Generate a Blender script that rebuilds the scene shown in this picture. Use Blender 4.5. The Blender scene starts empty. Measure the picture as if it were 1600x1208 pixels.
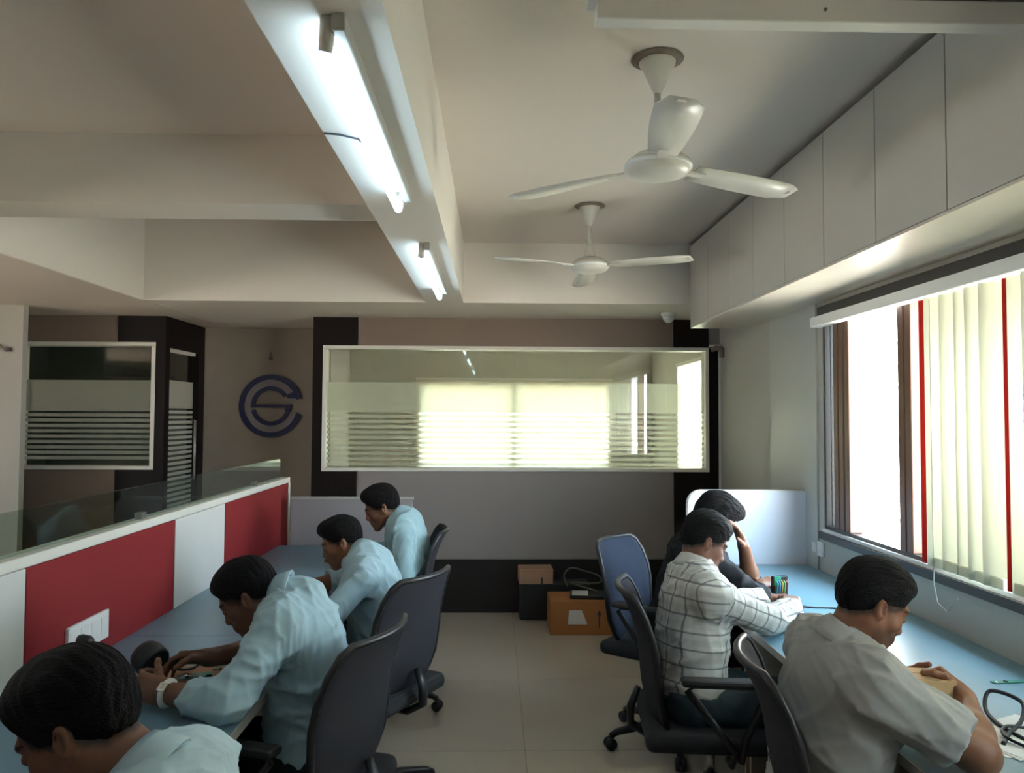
import bpy, bmesh, math, random
import numpy as np
from mathutils import Vector, Matrix, Euler

random.seed(7)
np.random.seed(7)
SC = bpy.context.scene
COL = SC.collection
R = math.radians

# ------------------------------------------------------------------ camera
cd = bpy.data.cameras.new('camera'); cam = bpy.data.objects.new('camera', cd); COL.objects.link(cam)
cd.sensor_width = 36.0; cd.lens = 36.0 * 1204.0 / 1600.0; cd.clip_start = 0.03; cd.clip_end = 200
cam.location = (0, 0, 1.55)
_yaw, _pit, _rol = R(1.33), R(2.19), R(0.25)
_f = Vector((math.sin(_yaw) * math.cos(_pit), math.cos(_yaw) * math.cos(_pit), math.sin(_pit)))
_r = Vector((math.cos(_yaw), -math.sin(_yaw), 0)); _u = _r.cross(_f)
_R = _r * math.cos(_rol) + _u * math.sin(_rol); _U = -_r * math.sin(_rol) + _u * math.cos(_rol)
cam.rotation_euler = Matrix(((_R.x, _U.x, -_f.x), (_R.y, _U.y, -_f.y), (_R.z, _U.z, -_f.z))).to_euler()
SC.camera = cam

# ------------------------------------------------------------------ view, world, sun, portals
SC.view_settings.view_transform = 'Standard'
SC.view_settings.look = 'None'
SC.view_settings.gamma = 1.0
SC.view_settings.use_curve_mapping = False
SC.view_settings.exposure = 1.36
try:
    SC.cycles.use_denoising = True
    SC.cycles.max_bounces = 8
    SC.cycles.diffuse_bounces = 5
    SC.cycles.transparent_max_bounces = 24
    SC.cycles.sample_clamp_indirect = 6.0
    SC.cycles.caustics_reflective = False
    SC.cycles.caustics_refractive = False
except Exception:
    pass

SKY_STRENGTH = 12.0
TUBE_STRENGTH = 7.0
w = bpy.data.worlds.new('daylight'); SC.world = w; w.use_nodes = True
nt = w.node_tree; nt.nodes.clear()
out = nt.nodes.new('ShaderNodeOutputWorld'); bg = nt.nodes.new('ShaderNodeBackground')
tc = nt.nodes.new('ShaderNodeTexCoord'); sx = nt.nodes.new('ShaderNodeSeparateXYZ')
mr = nt.nodes.new('ShaderNodeMapRange'); mr.inputs['From Min'].default_value = -0.25; mr.inputs['From Max'].default_value = 0.35
cr = nt.nodes.new('ShaderNodeValToRGB')
cr.color_ramp.elements[0].color = (1.75, 1.42, 1.12, 1)      # sunlit dusty ground far below
cr.color_ramp.elements[1].color = (0.66, 0.86, 1.0, 1)       # hazy bright sky
e = cr.color_ramp.elements.new(0.45); e.color = (0.92, 0.95, 1.0, 1)
nt.links.new(tc.outputs['Generated'], sx.inputs[0]); nt.links.new(sx.outputs['Z'], mr.inputs['Value'])
nt.links.new(mr.outputs[0], cr.inputs[0]); nt.links.new(cr.outputs[0], bg.inputs[0])
bg.inputs[1].default_value = SKY_STRENGTH
nt.links.new(bg.outputs[0], out.inputs[0])

def sun(direction, strength, color):
    d = bpy.data.lights.new('sun', 'SUN'); d.energy = strength; d.angle = R(0.6); d.color = color
    o = bpy.data.objects.new('sun', d); COL.objects.link(o)
    o.rotation_euler = Vector(direction).to_track_quat('-Z', 'Y').to_euler()
    return o
sun((0.75, 0.35, -0.75), 14.0, (1.0, 0.93, 0.82))

def portal(loc, direction, sx_, sy_):
    d = bpy.data.lights.new('window_portal', 'AREA'); d.shape = 'RECTANGLE'; d.size = sx_; d.size_y = sy_
    d.cycles.is_portal = True
    o = bpy.data.objects.new('window_portal', d); COL.objects.link(o)
    o.location = loc; o.rotation_euler = Vector(direction).to_track_quat('-Z', 'Z').to_euler()
portal((1.95, 2.2, 1.52), (-1, 0, 0), 3.8, 1.2)
portal((-6.0, 2.1, 1.45), (1, 0, 0), 1.2, 1.0)
portal((0.25, 9.68, 1.42), (0, -1, 0), 2.4, 1.1)
portal((-5.32, 7.8, 1.25), (1, 0, 0), .6, .3)
portal((2.08, 7.3, 1.55), (-1, 0, 0), 1.7, 1.1)

# ------------------------------------------------------------------ helpers
def tag(o, label=None, cat=None, group=None, kind=None):
    if label: o['label'] = label
    if cat: o['category'] = cat
    if group: o['group'] = group
    if kind: o['kind'] = kind
    return o

def mat(name, col, rough=0.5, metal=0.0, var=0.0, vscale=8.0, bump=0.0, bscale=60.0, spec=0.5, sheen=0.0, stretch=None, attr=None, coat=0.0):
    m = bpy.data.materials.new(name); m.use_nodes = True
    n = m.node_tree.nodes; l = m.node_tree.links; b = n['Principled BSDF']
    b.inputs['Base Color'].default_value = (*col, 1); b.inputs['Roughness'].default_value = rough
    b.inputs['Metallic'].default_value = metal; b.inputs['Specular IOR Level'].default_value = spec
    if sheen: b.inputs['Sheen Weight'].default_value = sheen
    if coat: b.inputs['Coat Weight'].default_value = coat; b.inputs['Coat Roughness'].default_value = 0.15
    t = n.new('ShaderNodeTexCoord'); mp = n.new('ShaderNodeMapping'); l.new(t.outputs['Object'], mp.inputs[0])
    if stretch: mp.inputs['Scale'].default_value = stretch
    src = None
    nz = n.new('ShaderNodeTexNoise'); nz.inputs['Scale'].default_value = vscale; nz.inputs['Detail'].default_value = 4
    l.new(mp.outputs[0], nz.inputs[0])
    mx = n.new('ShaderNodeMix'); mx.data_type = 'RGBA'; mx.blend_type = 'MIX'
    mx.inputs['A'].default_value = (*[c * (1 - var) for c in col], 1)
    mx.inputs['B'].default_value = (*[min(1, c * (1 + var)) for c in col], 1)
    l.new(nz.outputs['Fac'], mx.inputs['Factor']); src = mx.outputs['Result']
    if attr:
        a = n.new('ShaderNodeAttribute'); a.attribute_name = attr
        m2 = n.new('ShaderNodeMix'); m2.data_type = 'RGBA'; m2.blend_type = 'MULTIPLY'; m2.inputs['Factor'].default_value = 1
        l.new(src, m2.inputs['A']); l.new(a.outputs['Color'], m2.inputs['B']); src = m2.outputs['Result']
    l.new(src, b.inputs['Base Color'])
    if bump:
        n2 = n.new('ShaderNodeTexNoise'); n2.inputs['Scale'].default_value = bscale; n2.inputs['Detail'].default_value = 6
        l.new(mp.outputs[0], n2.inputs[0])
        bp = n.new('ShaderNodeBump'); bp.inputs['Strength'].default_value = bump; bp.inputs['Distance'].default_value = 0.01
        l.new(n2.outputs['Fac'], bp.inputs['Height']); l.new(bp.outputs[0], b.inputs['Normal'])
    return m

def glass_mat(name, tint=(0.8, 0.9, 0.86), refl=1.0, rough=0.0):
    m = bpy.data.materials.new(name); m.use_nodes = True
    n = m.node_tree.nodes; l = m.node_tree.links; n.remove(n['Principled BSDF'])
    t = n.new('ShaderNodeBsdfTransparent'); t.inputs[0].default_value = (*tint, 1)
    g = n.new('ShaderNodeBsdfGlossy'); g.inputs['Roughness'].default_value = rough
    f = n.new('ShaderNodeLayerWeight'); pw = n.new('ShaderNodeMath'); pw.operation = 'POWER'; pw.inputs[1].default_value = 5.0
    l.new(f.outputs['Facing'], pw.inputs[0])
    mm = n.new('ShaderNodeMath'); mm.operation = 'MULTIPLY_ADD'; mm.inputs[1].default_value = .90 * refl; mm.inputs[2].default_value = .04 * refl; l.new(pw.outputs[0], mm.inputs[0])
    mx = n.new('ShaderNodeMixShader'); l.new(mm.outputs[0], mx.inputs[0]); l.new(t.outputs[0], mx.inputs[1]); l.new(g.outputs[0], mx.inputs[2])
    l.new(mx.outputs[0], n['Material Output'].inputs[0])
    return m

def film_mat(name, col, transp=0.3, translu=0.6):
    m = bpy.data.materials.new(name); m.use_nodes = True
    n = m.node_tree.nodes; l = m.node_tree.links; n.remove(n['Principled BSDF'])
    d = n.new('ShaderNodeBsdfDiffuse'); d.inputs[0].default_value = (*col, 1)
    tl = n.new('ShaderNodeBsdfTranslucent'); tl.inputs[0].default_value = (*col, 1)
    t = n.new('ShaderNodeBsdfTransparent'); t.inputs[0].default_value = (*col, 1)
    nz = n.new('ShaderNodeTexNoise'); nz.inputs['Scale'].default_value = 3
    a = n.new('ShaderNodeMixShader'); a.inputs[0].default_value = translu; l.new(d.outputs[0], a.inputs[1]); l.new(tl.outputs[0], a.inputs[2])
    b = n.new('ShaderNodeMixShader'); b.inputs[0].default_value = transp; l.new(a.outputs[0], b.inputs[1]); l.new(t.outputs[0], b.inputs[2])
    l.new(b.outputs[0], n['Material Output'].inputs[0])
    return m

def emit_mat(name, col, s):
    m = bpy.data.materials.new(name); m.use_nodes = True
    n = m.node_tree.nodes; l = m.node_tree.links; n.remove(n['Principled BSDF'])
    e = n.new('ShaderNodeEmission'); e.inputs[0].default_value = (*col, 1); e.inputs[1].default_value = s
    l.new(e.outputs[0], n['Material Output'].inputs[0]); return m

class MB:
    def __init__(s): s.v = []; s.f = []; s.sm = []
    def add(s, vs, fs, smooth=False):
        b = len(s.v); s.v += [tuple(map(float, v)) for v in vs]; s.f += [tuple(i + b for i in f) for f in fs]; s.sm += [smooth] * len(fs); return s
    def box(s, a, b):
        x0, y0, z0 = a; x1, y1, z1 = b
        return s.add([(x0, y0, z0), (x1, y0, z0), (x1, y1, z0), (x0, y1, z0), (x0, y0, z1), (x1, y0, z1), (x1, y1, z1), (x0, y1, z1)],
                     [(3, 2, 1, 0), (4, 5, 6, 7), (0, 1, 5, 4), (1, 2, 6, 5), (2, 3, 7, 6), (3, 0, 4, 7)])
    def obox(s, c, half, M):
        c = np.array(c, float); M = np.array(M, float); vs = []
        for z in (-1, 1):
            for x, y in ((-1, -1), (1, -1), (1, 1), (-1, 1)): vs.append(c + M @ (np.array([x, y, z]) * half))
        return s.add(vs, [(3, 2, 1, 0), (4, 5, 6, 7), (0, 1, 5, 4), (1, 2, 6, 5), (2, 3, 7, 6), (3, 0, 4, 7)])
    def tube(s, pts, r, n=10, closed=False, flat=None):
        P = [np.array(p, float) for p in pts]; N = len(P); rr = r if isinstance(r, (list, tuple)) else [r] * N
        vs = []; ref = None
        for i, p in enumerate(P):
            if closed: t = P[(i + 1) % N] - P[i - 1]
            else: t = P[min(i + 1, N - 1)] - P[max(i - 1, 0)]
            t = t / (np.linalg.norm(t) + 1e-9)
            if ref is None:
                ref = np.cross(t, [0, 0, 1]) if abs(t[2]) < 0.9 else np.cross(t, [1, 0, 0])
            a = ref - t * (ref @ t); a /= np.linalg.norm(a) + 1e-9; ref = a; b = np.cross(t, a)
            for k in range(n):
                q = 2 * math.pi * k / n
                vs.append(p + (a * math.cos(q) + b * math.sin(q) * (flat or 1)) * rr[i])
        fs = []
        for i in range(N if closed else N - 1):
            j = (i + 1) % N
            for k in range(n): fs.append((i * n + k, i * n + (k + 1) % n, j * n + (k + 1) % n, j * n + k))
        if not closed: fs += [tuple(range(n))[::-1], tuple((N - 1) * n + k for k in range(n))]
        return s.add(vs, fs, True)
    def lathe(s, prof, c=(0, 0, 0), n=24, axis='z'):
        vs = []; c = np.array(c, float)
        for r_, h in prof:
            for k in range(n):
                q = 2 * math.pi * k / n; u, v_ = r_ * math.cos(q), r_ * math.sin(q)
                d = {'z': (u, v_, h), 'y': (u, h, v_), 'x': (h, u, v_)}[axis]
                vs.append(c + d)
        fs = []
        for i in range(len(prof) - 1):
            for k in range(n): fs.append((i * n + k, i * n + (k + 1) % n, (i + 1) * n + (k + 1) % n, (i + 1) * n + k))
        fs += [tuple(range(n))[::-1], tuple((len(prof) - 1) * n + k for k in range(n))]
        return s.add(vs, fs, True)
    def prism(s, poly, h0, h1, axis='y'):
        n = len(poly); f = {'y': lambda a, b, h: (a, h, b), 'z': lambda a, b, h: (a, b, h), 'x': lambda a, b, h: (h, a, b)}[axis]
        return s.add([f(a, b, h0) for a, b in poly] + [f(a, b, h1) for a, b in poly],
                     [tuple(range(n))[::-1], tuple(n + i for i in range(n))] + [(i, (i + 1) % n, n + (i + 1) % n, n + i) for i in range(n)])
    def build(s, name, m, parent=None, loc=(0, 0, 0), bevel=0.0, seg=2, sub=0):
        me = bpy.data.meshes.new(name); me.from_pydata(s.v, [], s.f); me.validate()
        for p, q in zip(me.polygons, s.sm): p.use_smooth = q
        if m: me.materials.append(m)
        bm = bmesh.new(); bm.from_mesh(me); bmesh.ops.recalc_face_normals(bm, faces=bm.faces); bm.to_mesh(me); bm.free()
        o = bpy.data.objects.new(name, me); COL.objects.link(o); o.location = loc
        if parent: o.parent = parent
        if bevel:
            b = o.modifiers.new('bevel', 'BEVEL'); b.width = bevel; b.segments = seg; b.limit_method = 'ANGLE'; b.angle_limit = R(40)
        if sub:
            q = o.modifiers.new('sub', 'SUBSURF'); q.levels = sub; q.render_levels = sub
        return o

def thing(name, label, cat, loc=(0, 0, 0), rotz=0.0, group=None):
    o = bpy.data.objects.new(name, None); COL.objects.link(o); o.location = loc; o.rotation_euler = (0, 0, rotz)
    o.empty_display_size = 0.1
    return tag(o, label, cat, group)

def copy_tree(o, parent=None):
    c = o.copy(); COL.objects.link(c)
    if parent: c.parent = parent
    for ch in list(o.children): copy_tree(ch, c)
    return c

def bxo(name, a, b, m, parent=None, bevel=0.0, kind=None):
    o = MB().box(a, b).build(name, m, parent, bevel=bevel)
    if kind: o['kind'] = kind
    return o

# ------------------------------------------------------------------ materials
M = {}
M['ceil'] = mat('ceiling_paint', (0.73, 0.65, 0.58), 0.75, var=0.03, vscale=2)
M['beam'] = mat('beam_paint', (0.74, 0.69, 0.63), 0.7, var=0.02, vscale=2)
M['wallR'] = mat('cream_wall_paint', (0.44, 0.43, 0.39), 0.6, var=0.02, vscale=3)
M['taupe'] = mat('taupe_laminate', (0.285, 0.253, 0.245), 0.5, var=0.04, vscale=4)
M['brownpanel'] = mat('brown_laminate', (0.205, 0.158, 0.122), 0.5, var=0.04, vscale=4)
M['wenge'] = mat('wenge_laminate', (0.009, 0.0055, 0.005), 0.5, spec=.2, var=0.25, vscale=5, stretch=(12, 12, 1))
M['dado'] = mat('black_dado_laminate', (0.014, 0.011, 0.010), 0.4, var=0.2, vscale=5)
M['plaster'] = mat('textured_plaster', (0.33, 0.28, 0.23), 0.8, var=0.14, vscale=3.5, bump=0.25, bscale=25)
M['trim_w'] = mat('white_trim', (0.74, 0.73, 0.66), 0.4)
M['tile'] = mat('vitrified_tile', (0.54, 0.47, 0.39), 0.16, var=0.05, vscale=3, spec=0.5)
M['grout'] = mat('grout', (0.26, 0.23, 0.19), 0.8)
M['door_cab'] = mat('loft_laminate', (0.52, 0.50, 0.46), 0.35, var=0.02)
M['soffit'] = mat('glossy_soffit_laminate', (0.66, 0.60, 0.52), 0.3)
M['dark'] = mat('dark_gap', (0.05, 0.045, 0.04), 0.6)
M['worktop'] = mat('blue_grey_worktop', (0.145, 0.262, 0.335), 0.34, var=0.04, vscale=20)
M['edge'] = mat('grey_edge_band', (0.42, 0.41, 0.38), 0.4)
M['carcass'] = mat('beige_board', (0.52, 0.44, 0.36), 0.5, var=0.03)
M['red'] = mat('red_fabric_panel', (0.235, 0.006, 0.010), 0.8, var=0.06, vscale=60, bump=0.15, bscale=500)
M['whitepanel'] = mat('white_fabric_panel', (0.66, 0.66, 0.64), 0.6, var=0.02)
M['lavpanel'] = mat('grey_fabric_panel', (0.31, 0.285, 0.29), 0.7, var=0.03, vscale=40)
M['screen'] = mat('pale_blue_screen', (0.62, 0.68, 0.78), 0.45, var=0.02)
M['alu_brown'] = mat('brown_anodised_aluminium', (0.16, 0.085, 0.06), 0.35, metal=0.35, var=0.1)
M['alu_dark'] = mat('dark_aluminium_track', (0.06, 0.055, 0.05), 0.4, metal=0.4)
M['alu_white'] = mat('white_aluminium', (0.75, 0.75, 0.73), 0.35)
M['steel'] = mat('brushed_steel', (0.6, 0.6, 0.6), 0.25, metal=1.0)
M['white_pl'] = mat('white_plastic', (0.78, 0.78, 0.76), 0.35)
M['fan'] = mat('cream_enamel', (0.62, 0.58, 0.52), 0.35, var=0.05, vscale=20)
M['fan_dark'] = mat('dusty_metal', (0.20, 0.16, 0.12), 0.6, var=0.3, vscale=30)
M['black_pl'] = mat('black_plastic', (0.018, 0.017, 0.018), 0.45)
M['chairframe'] = mat('chair_black_plastic', (0.022, 0.020, 0.022), 0.4)
M['mesh'] = mat('charcoal_mesh_fabric', (0.042, 0.040, 0.048), 0.8, var=0.15, vscale=120, bump=0.4, bscale=600, spec=.25)
M['mesh2'] = mat('daylight_tinted_mesh_fabric', (0.026, 0.034, 0.055), 0.8, var=0.15, vscale=120, bump=0.4, bscale=600, spec=.2)  # same charcoal mesh, with the bluish window light put into its colour
M['seatfab'] = mat('black_seat_fabric', (0.03, 0.03, 0.034), 0.9, bump=0.3, bscale=500)
M['card'] = mat('orange_brown_cardboard', (0.42, 0.17, 0.055), 0.8, var=0.08, vscale=12)
M['card2'] = mat('pale_cardboard', (0.46, 0.27, 0.17), 0.8, var=0.08, vscale=12)
M['carton'] = mat('tan_carton', (0.62, 0.40, 0.20), 0.7, var=0.04)
M['paper'] = mat('paper', (0.75, 0.74, 0.72), 0.7)
M['pcb'] = mat('green_circuit_board', (0.03, 0.22, 0.14), 0.4, var=0.4, vscale=80)
M['cable'] = mat('grey_cable', (0.07, 0.08, 0.10), 0.5)
M['cable_b'] = mat('black_cable', (0.012, 0.014, 0.018), 0.4)
M['logo_navy'] = mat('navy_acrylic', (0.016, 0.020, 0.085), 0.3)
M['logo_grey'] = mat('grey_acrylic', (0.26, 0.235, 0.25), 0.35)
M['glass'] = glass_mat('clear_glass', (0.93, 0.95, 0.92), 1.0)
M['glass_part'] = glass_mat('greenish_partition_glass', (0.80, 0.88, 0.84), .8)
M['glass_win'] = glass_mat('window_glass', (0.9, 0.92, 0.92), 0.8)
M['film'] = film_mat('frosted_film', (0.94, 0.95, 0.91), 0.58, 0.70)
M['blind'] = film_mat('cream_blind_fabric', (0.74, 0.72, 0.60), 0.0, 0.38)
M['blind_red'] = film_mat('red_blind_fabric', (0.40, 0.03, 0.02), 0.0, 0.3)
M['blind_white'] = film_mat('white_cabin_blind', (0.66, 0.66, 0.58), 0.0, 0.68)
M['tube'] = emit_mat('lit_fluorescent_tube', (0.62, 0.86, 1.0), TUBE_STRENGTH)

# ------------------------------------------------------------------ floor, ceiling, walls
YB = 6.15
FL = bxo('floor', (-6.2, -2.7, -0.15), (2.0, 10.0, -0.004), M['grout'], kind='structure')
TS = 0.977
tmesh = MB().box((-TS / 2 + .0015, -TS / 2 + .0015, -0.010), (TS / 2 - .0015, TS / 2 - .0015, 0.0)).build('tile', M['tile'], FL)
first = True
for i in range(-6, 2):
    for j in range(-6, 3):
        cx, cy = 0.152 + (i + .5) * TS, 4.605 + (j + .5) * TS
        if cx - TS / 2 > 1.7 or cy > 7.2: continue
        if first: tmesh.location = (cx, cy, 0); first = False
        else:
            t = tmesh.copy(); COL.objects.link(t); t.location = (cx, cy, 0)

ce = MB()
ce.box((-.35, -2.7, 2.75), (2.2, 5.35, 3.1))            # slab of the right bay
ce.box((-2.41, -2.7, 2.756), (-.35, 3.4, 3.1))         # slab of the left bay
ce.box((-2.41, 3.4, 2.90), (-.35, 5.35, 3.1))
ce.box((-6.2, -2.7, 2.33), (-2.41, 7.1, 3.1))          # lowered ceiling over the left aisle
o = ce.build('ceiling', M['ceil']); o['kind'] = 'structure'
o = MB().box((-.475, -2.7, 2.33), (-.215, 5.3, 3.0)).build('beam_long', M['beam']); o['kind'] = 'structure'
o = MB().box((-2.405, 5.3, 2.33), (2.0, 7.1, 3.0)).build('beam_cross', M['beam']); o['kind'] = 'structure'
o = MB().box((-2.42, 3.30, 2.455), (-.47, 3.57, 2.92)).build('beam_rib', M['beam']); o['kind'] = 'structure'
o = MB().box((-2.42, -2.7, 2.332), (-2.400, 5.3, 2.92)).build('beam_bulkhead', M['beam']); o['kind'] = 'structure'

# back wall with its interior window opening
WX0, WX1, WZ0, WZ1 = -1.36, 1.722, 1.108, 2.105
wb = MB()
wb.box((-1.42, YB, 0), (WX0, YB + .1, 2.34)); wb.box((WX1, YB, 0), (2.0, YB + .1, 2.34))
wb.box((WX0, YB, 0), (WX1, YB + .1, WZ0)); wb.box((WX0, YB, WZ1), (WX1, YB + .1, 2.34))
wb.box((-1.42, YB + .1, 0), (-1.32, 6.97, 2.34))
WALLB = wb.build('wall_back', M['taupe']); WALLB['kind'] = 'structure'
bxo('dado_panel', (-1.42, YB - .012, 0), (1.80, YB, .415), M['dado'], WALLB)
d = MB(); d.box((-1.44, YB - .008, .415), (WX0, YB, 2.33)); d.box((WX0, YB - .008, .415), (-1.085, YB, WZ0)); d.box((WX0, YB - .008, WZ1), (-1.085, YB, 2.33))
d.build('laminate_strip', M['wenge'], WALLB)
d = MB(); d.box((1.44, YB - .008, .415), (WX1, YB, WZ0)); d.box((1.44, YB - .008, WZ1), (WX1, YB, 2.33)); d.box((WX1, YB - .008, .415), (1.80, YB, 2.10))
d.build('laminate_strip', M['wenge'], WALLB)
bxo('upper_panel', (-1.075, YB - .006, WZ1), (1.43, YB, 2.33), M['brownpanel'], WALLB)
bxo('lower_panel', (-1.075, YB - .006, .422), (1.43, YB, WZ0), M['taupe'], WALLB)
bxo('edge_strip', (1.80, YB - .02, 0), (1.815, YB, 2.10), M['alu_white'], WALLB)

def frosted(parent, axis, fixed, u0, u1, z0, z1, zfilm, zstripe, pitch, seam=None, thick=.008, nm='glass_pane'):
    """a pane (or two) with a frosted band and frosted stripes below it; axis 'x' spans x at y=fixed, 'y' spans y at x=fixed"""
    def bx(a0, a1, b0, b1, off0, off1):
        return ((a0, fixed + off0, b0), (a1, fixed + off1, b1)) if axis == 'x' else ((fixed + off0, a0, b0), (fixed + off1, a1, b1))
    cuts = [u0] + ([seam] if seam is not None else []) + [u1]
    for a, b in zip(cuts[:-1], cuts[1:]):
        p, q = bx(a + .001, b - .001, z0, z1, 0, thick); bxo(nm, p, q, M['glass'], parent)
    p, q = bx(u0, u1, zstripe, zfilm, thick + .001, thick + .002); bxo('frosted_film', p, q, M['film'], parent)
    z = zstripe - pitch * .42
    while z - pitch * .58 > z0 + .01:
        p, q = bx(u0, u1, z - pitch * .58, z, thick + .001, thick + .002); bxo('film_stripe', p, q, M['film'], parent)
        z -= pitch

W1 = thing('window_1', 'long interior glass window with frosted bands in white frame', None); del W1['label']; W1['kind'] = 'structure'
fr = MB()
t_ = .028
fr.box((WX0, YB - .02, WZ0), (WX1, YB + .11, WZ0 + t_)); fr.box((WX0, YB - .02, WZ1 - t_), (WX1, YB + .11, WZ1))
fr.box((WX0, YB - .02, WZ0 + t_), (WX0 + t_, YB + .11, WZ1 - t_)); fr.box((WX1 - t_, YB - .02, WZ0 + t_), (WX1, YB + .11, WZ1 - t_))
fr.build('window_frame', M['trim_w'], W1, bevel=.003)
frosted(W1, 'x', YB + .03, WX0 + t_, WX1 - t_, WZ0 + t_, WZ1 - t_, 1.815, 1.575, .0425, seam=.185)

# room behind that window
cb = MB()
cb.box((-2.55, 9.6, 0), (-.95, 9.7, 2.7)); cb.box((1.45, 9.6, 0), (2.1, 9.7, 2.7)); cb.box((-.95, 9.6, 0), (1.45, 9.7, .88)); cb.box((-.95, 9.6, 1.96), (1.45, 9.7, 2.7))
cb.box((-2.6, 7.0, 0), (-2.5, 9.6, 2.7))
cb.box((1.98, YB + .1, 0), (2.08, 6.45, 2.7)); cb.box((1.98, 8.15, 0), (2.08, 9.6, 2.7)); cb.box((1.98, 6.45, 0), (2.08, 8.15, 1.0)); cb.box((1.98, 6.45, 2.1), (2.08, 8.15, 2.7))
o = cb.build('wall_cabin', mat('cabin_paint', (0.56, 0.55, 0.50), 0.7)); o['kind'] = 'structure'
o = bxo('ceiling_cabin', (-2.6, YB + .1, 2.62), (2.08, 9.7, 2.72), M['ceil'], kind='structure')
W5 = thing('window_5', 'x', None); del W5['label']; W5['kind'] = 'structure'
f = MB()
for x in (-.95, .22, 1.41): f.box((x, 9.62, .88), (x + .045, 9.68, 1.96))
f.box((-.95, 9.62, .88), (1.45, 9.68, .92)); f.box((-.95, 9.62, 1.92), (1.45, 9.68, 1.96))
f.build('window_frame', M['alu_brown'], W5)
bxo('glass_pane', (-.905, 9.645, .92), (.22, 9.65, 1.92), M['glass_win'], W5); bxo('glass_pane', (.265, 9.645, .92), (1.41, 9.65, 1.92), M['glass_win'], W5)
bw = thing('roller_blind', 'white blind added over the wide far cabin window to even out its daylight', 'blind')  # added blind: turns the bare sky behind it into an even glow
bxo('blind_fabric', (-.97, 9.585, .86), (1.47, 9.59, 1.99), M['blind_white'], bw); bxo('roller', (-.97, 9.56, 1.99), (1.47, 9.595, 2.02), M['white_pl'], bw)
bl = thing('roller_blind', 'white blind over the side window seen through the long interior window', 'blind')
bxo('blind_fabric', (1.955, 6.42, 1.0), (1.96, 8.18, 2.08), M['blind_white'], bl); bxo('roller', (1.94, 6.42, 2.08), (1.975, 8.18, 2.115), M['white_pl'], bl)
cf = None

# left cabin walls, alcove and side door
LZ0, LZ1, LX0, LX1 = 1.115, 2.12, -3.75, -2.675
wl = MB()
wl.box((-5.2, YB, 0), (LX0, YB + .1, 2.34)); wl.box((LX1, YB, 0), (-2.61, YB + .1, 2.34)); wl.box((LX0, YB, 0), (LX1, YB + .1, LZ0)); wl.box((LX0, YB, LZ1), (LX1, YB + .1, 2.34))
WL = wl.build('wall_left_cabin', M['brownpanel']); WL['kind'] = 'structure'
d = MB(); d.box((LX1, YB - .008, 0), (-2.60, YB, 2.33)); d.box((-2.975, YB - .008, 0), (LX1, YB, LZ0)); d.box((-2.975, YB - .008, LZ1), (LX1, YB, 2.33))
d.build('laminate_strip', M['wenge'], WL)
sw = MB(); sw.box((-2.70, YB, 0), (-2.60, YB + .08, 2.34)); sw.box((-2.70, 6.84, 0), (-2.60, 6.97, 2.34)); sw.box((-2.70, YB + .08, 2.09), (-2.60, 6.84, 2.34))
o = sw.build('wall_alcove_side', M['wenge']); o['kind'] = 'structure'
o = bxo('wall_alcove', (-2.6, 6.97, 0), (-1.32, 7.07, 2.34), M['plaster'], kind='structure')
o = bxo('wall_pillar', (-5.2, 5.58, 0), (-3.375, 5.64, 2.34), M['wallR'], kind='structure')
W2 = thing('window_2', 'x', None); del W2['label']; W2['kind'] = 'structure'
f = MB(); f.box((LX0, YB - .02, LZ0), (LX1, YB + .1, LZ0 + .03)); f.box((LX0, YB - .02, LZ1 - .03), (LX1, YB + .1, LZ1)); f.box((LX1 - .03, YB - .02, LZ0 + .03), (LX1, YB + .1, LZ1 - .03)); f.box((LX0, YB - .02, LZ0 + .03), (LX0 + .03, YB + .1, LZ1 - .03))
f.build('window_frame', M['trim_w'], W2, bevel=.003)
frosted(W2, 'x', YB + .03, LX0 + .03, LX1 - .03, LZ0 + .03, LZ1 - .03, 1.82, 1.575, .0425)
D1 = thing('door_1', 'x', None); del D1['label']; D1['kind'] = 'structure'
frosted(D1, 'y', -2.655, YB + .09, 6.83, .02, 2.08, 1.83, 1.60, .0425, nm='door_glass')
MB().tube([(-2.60, 6.70, 1.0), (-2.57, 6.70, 1.0), (-2.57, 6.70, 1.5), (-2.60, 6.70, 1.5)], .011).build('door_handle', M['steel'], D1)
f = MB(); f.box((-2.67, YB + .085, 2.06), (-2.63, 6.835, 2.09)); f.box((-2.67, YB + .085, 0.0), (-2.63, 6.835, .04)); f.build('door_rail', M['trim_w'], D1)
# dim room behind the left glass
lb = MB(); lb.box((-5.2, 9.1, 0), (-2.6, 9.2, 2.7)); lb.box((-5.3, YB + .1, 0), (-5.2, 7.5, 2.7)); lb.box((-5.3, 8.1, 0), (-5.2, 9.1, 2.7)); lb.box((-5.3, 7.5, 0), (-5.2, 8.1, 1.1)); lb.box((-5.3, 7.5, 1.4), (-5.2, 8.1, 2.7))  # the side opening is unseen, added to let some daylight into this room
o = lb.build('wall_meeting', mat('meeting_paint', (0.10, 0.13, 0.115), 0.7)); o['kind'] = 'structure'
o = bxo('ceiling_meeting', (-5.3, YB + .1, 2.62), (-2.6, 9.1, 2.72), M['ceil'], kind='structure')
ac = thing('air_conditioner', 'dark split air conditioner unit behind the left frosted window', 'air conditioner', (-4.05, 8.9, 1.93))
MB().box((-.36, -.12, -.10), (.36, .1, .06)).build('casing', M['black_pl'], ac, bevel=.02); MB().box((-.33, -.13, -.085), (.33, -.115, -.06)).build('air_flap', M['dark'], ac)

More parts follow.
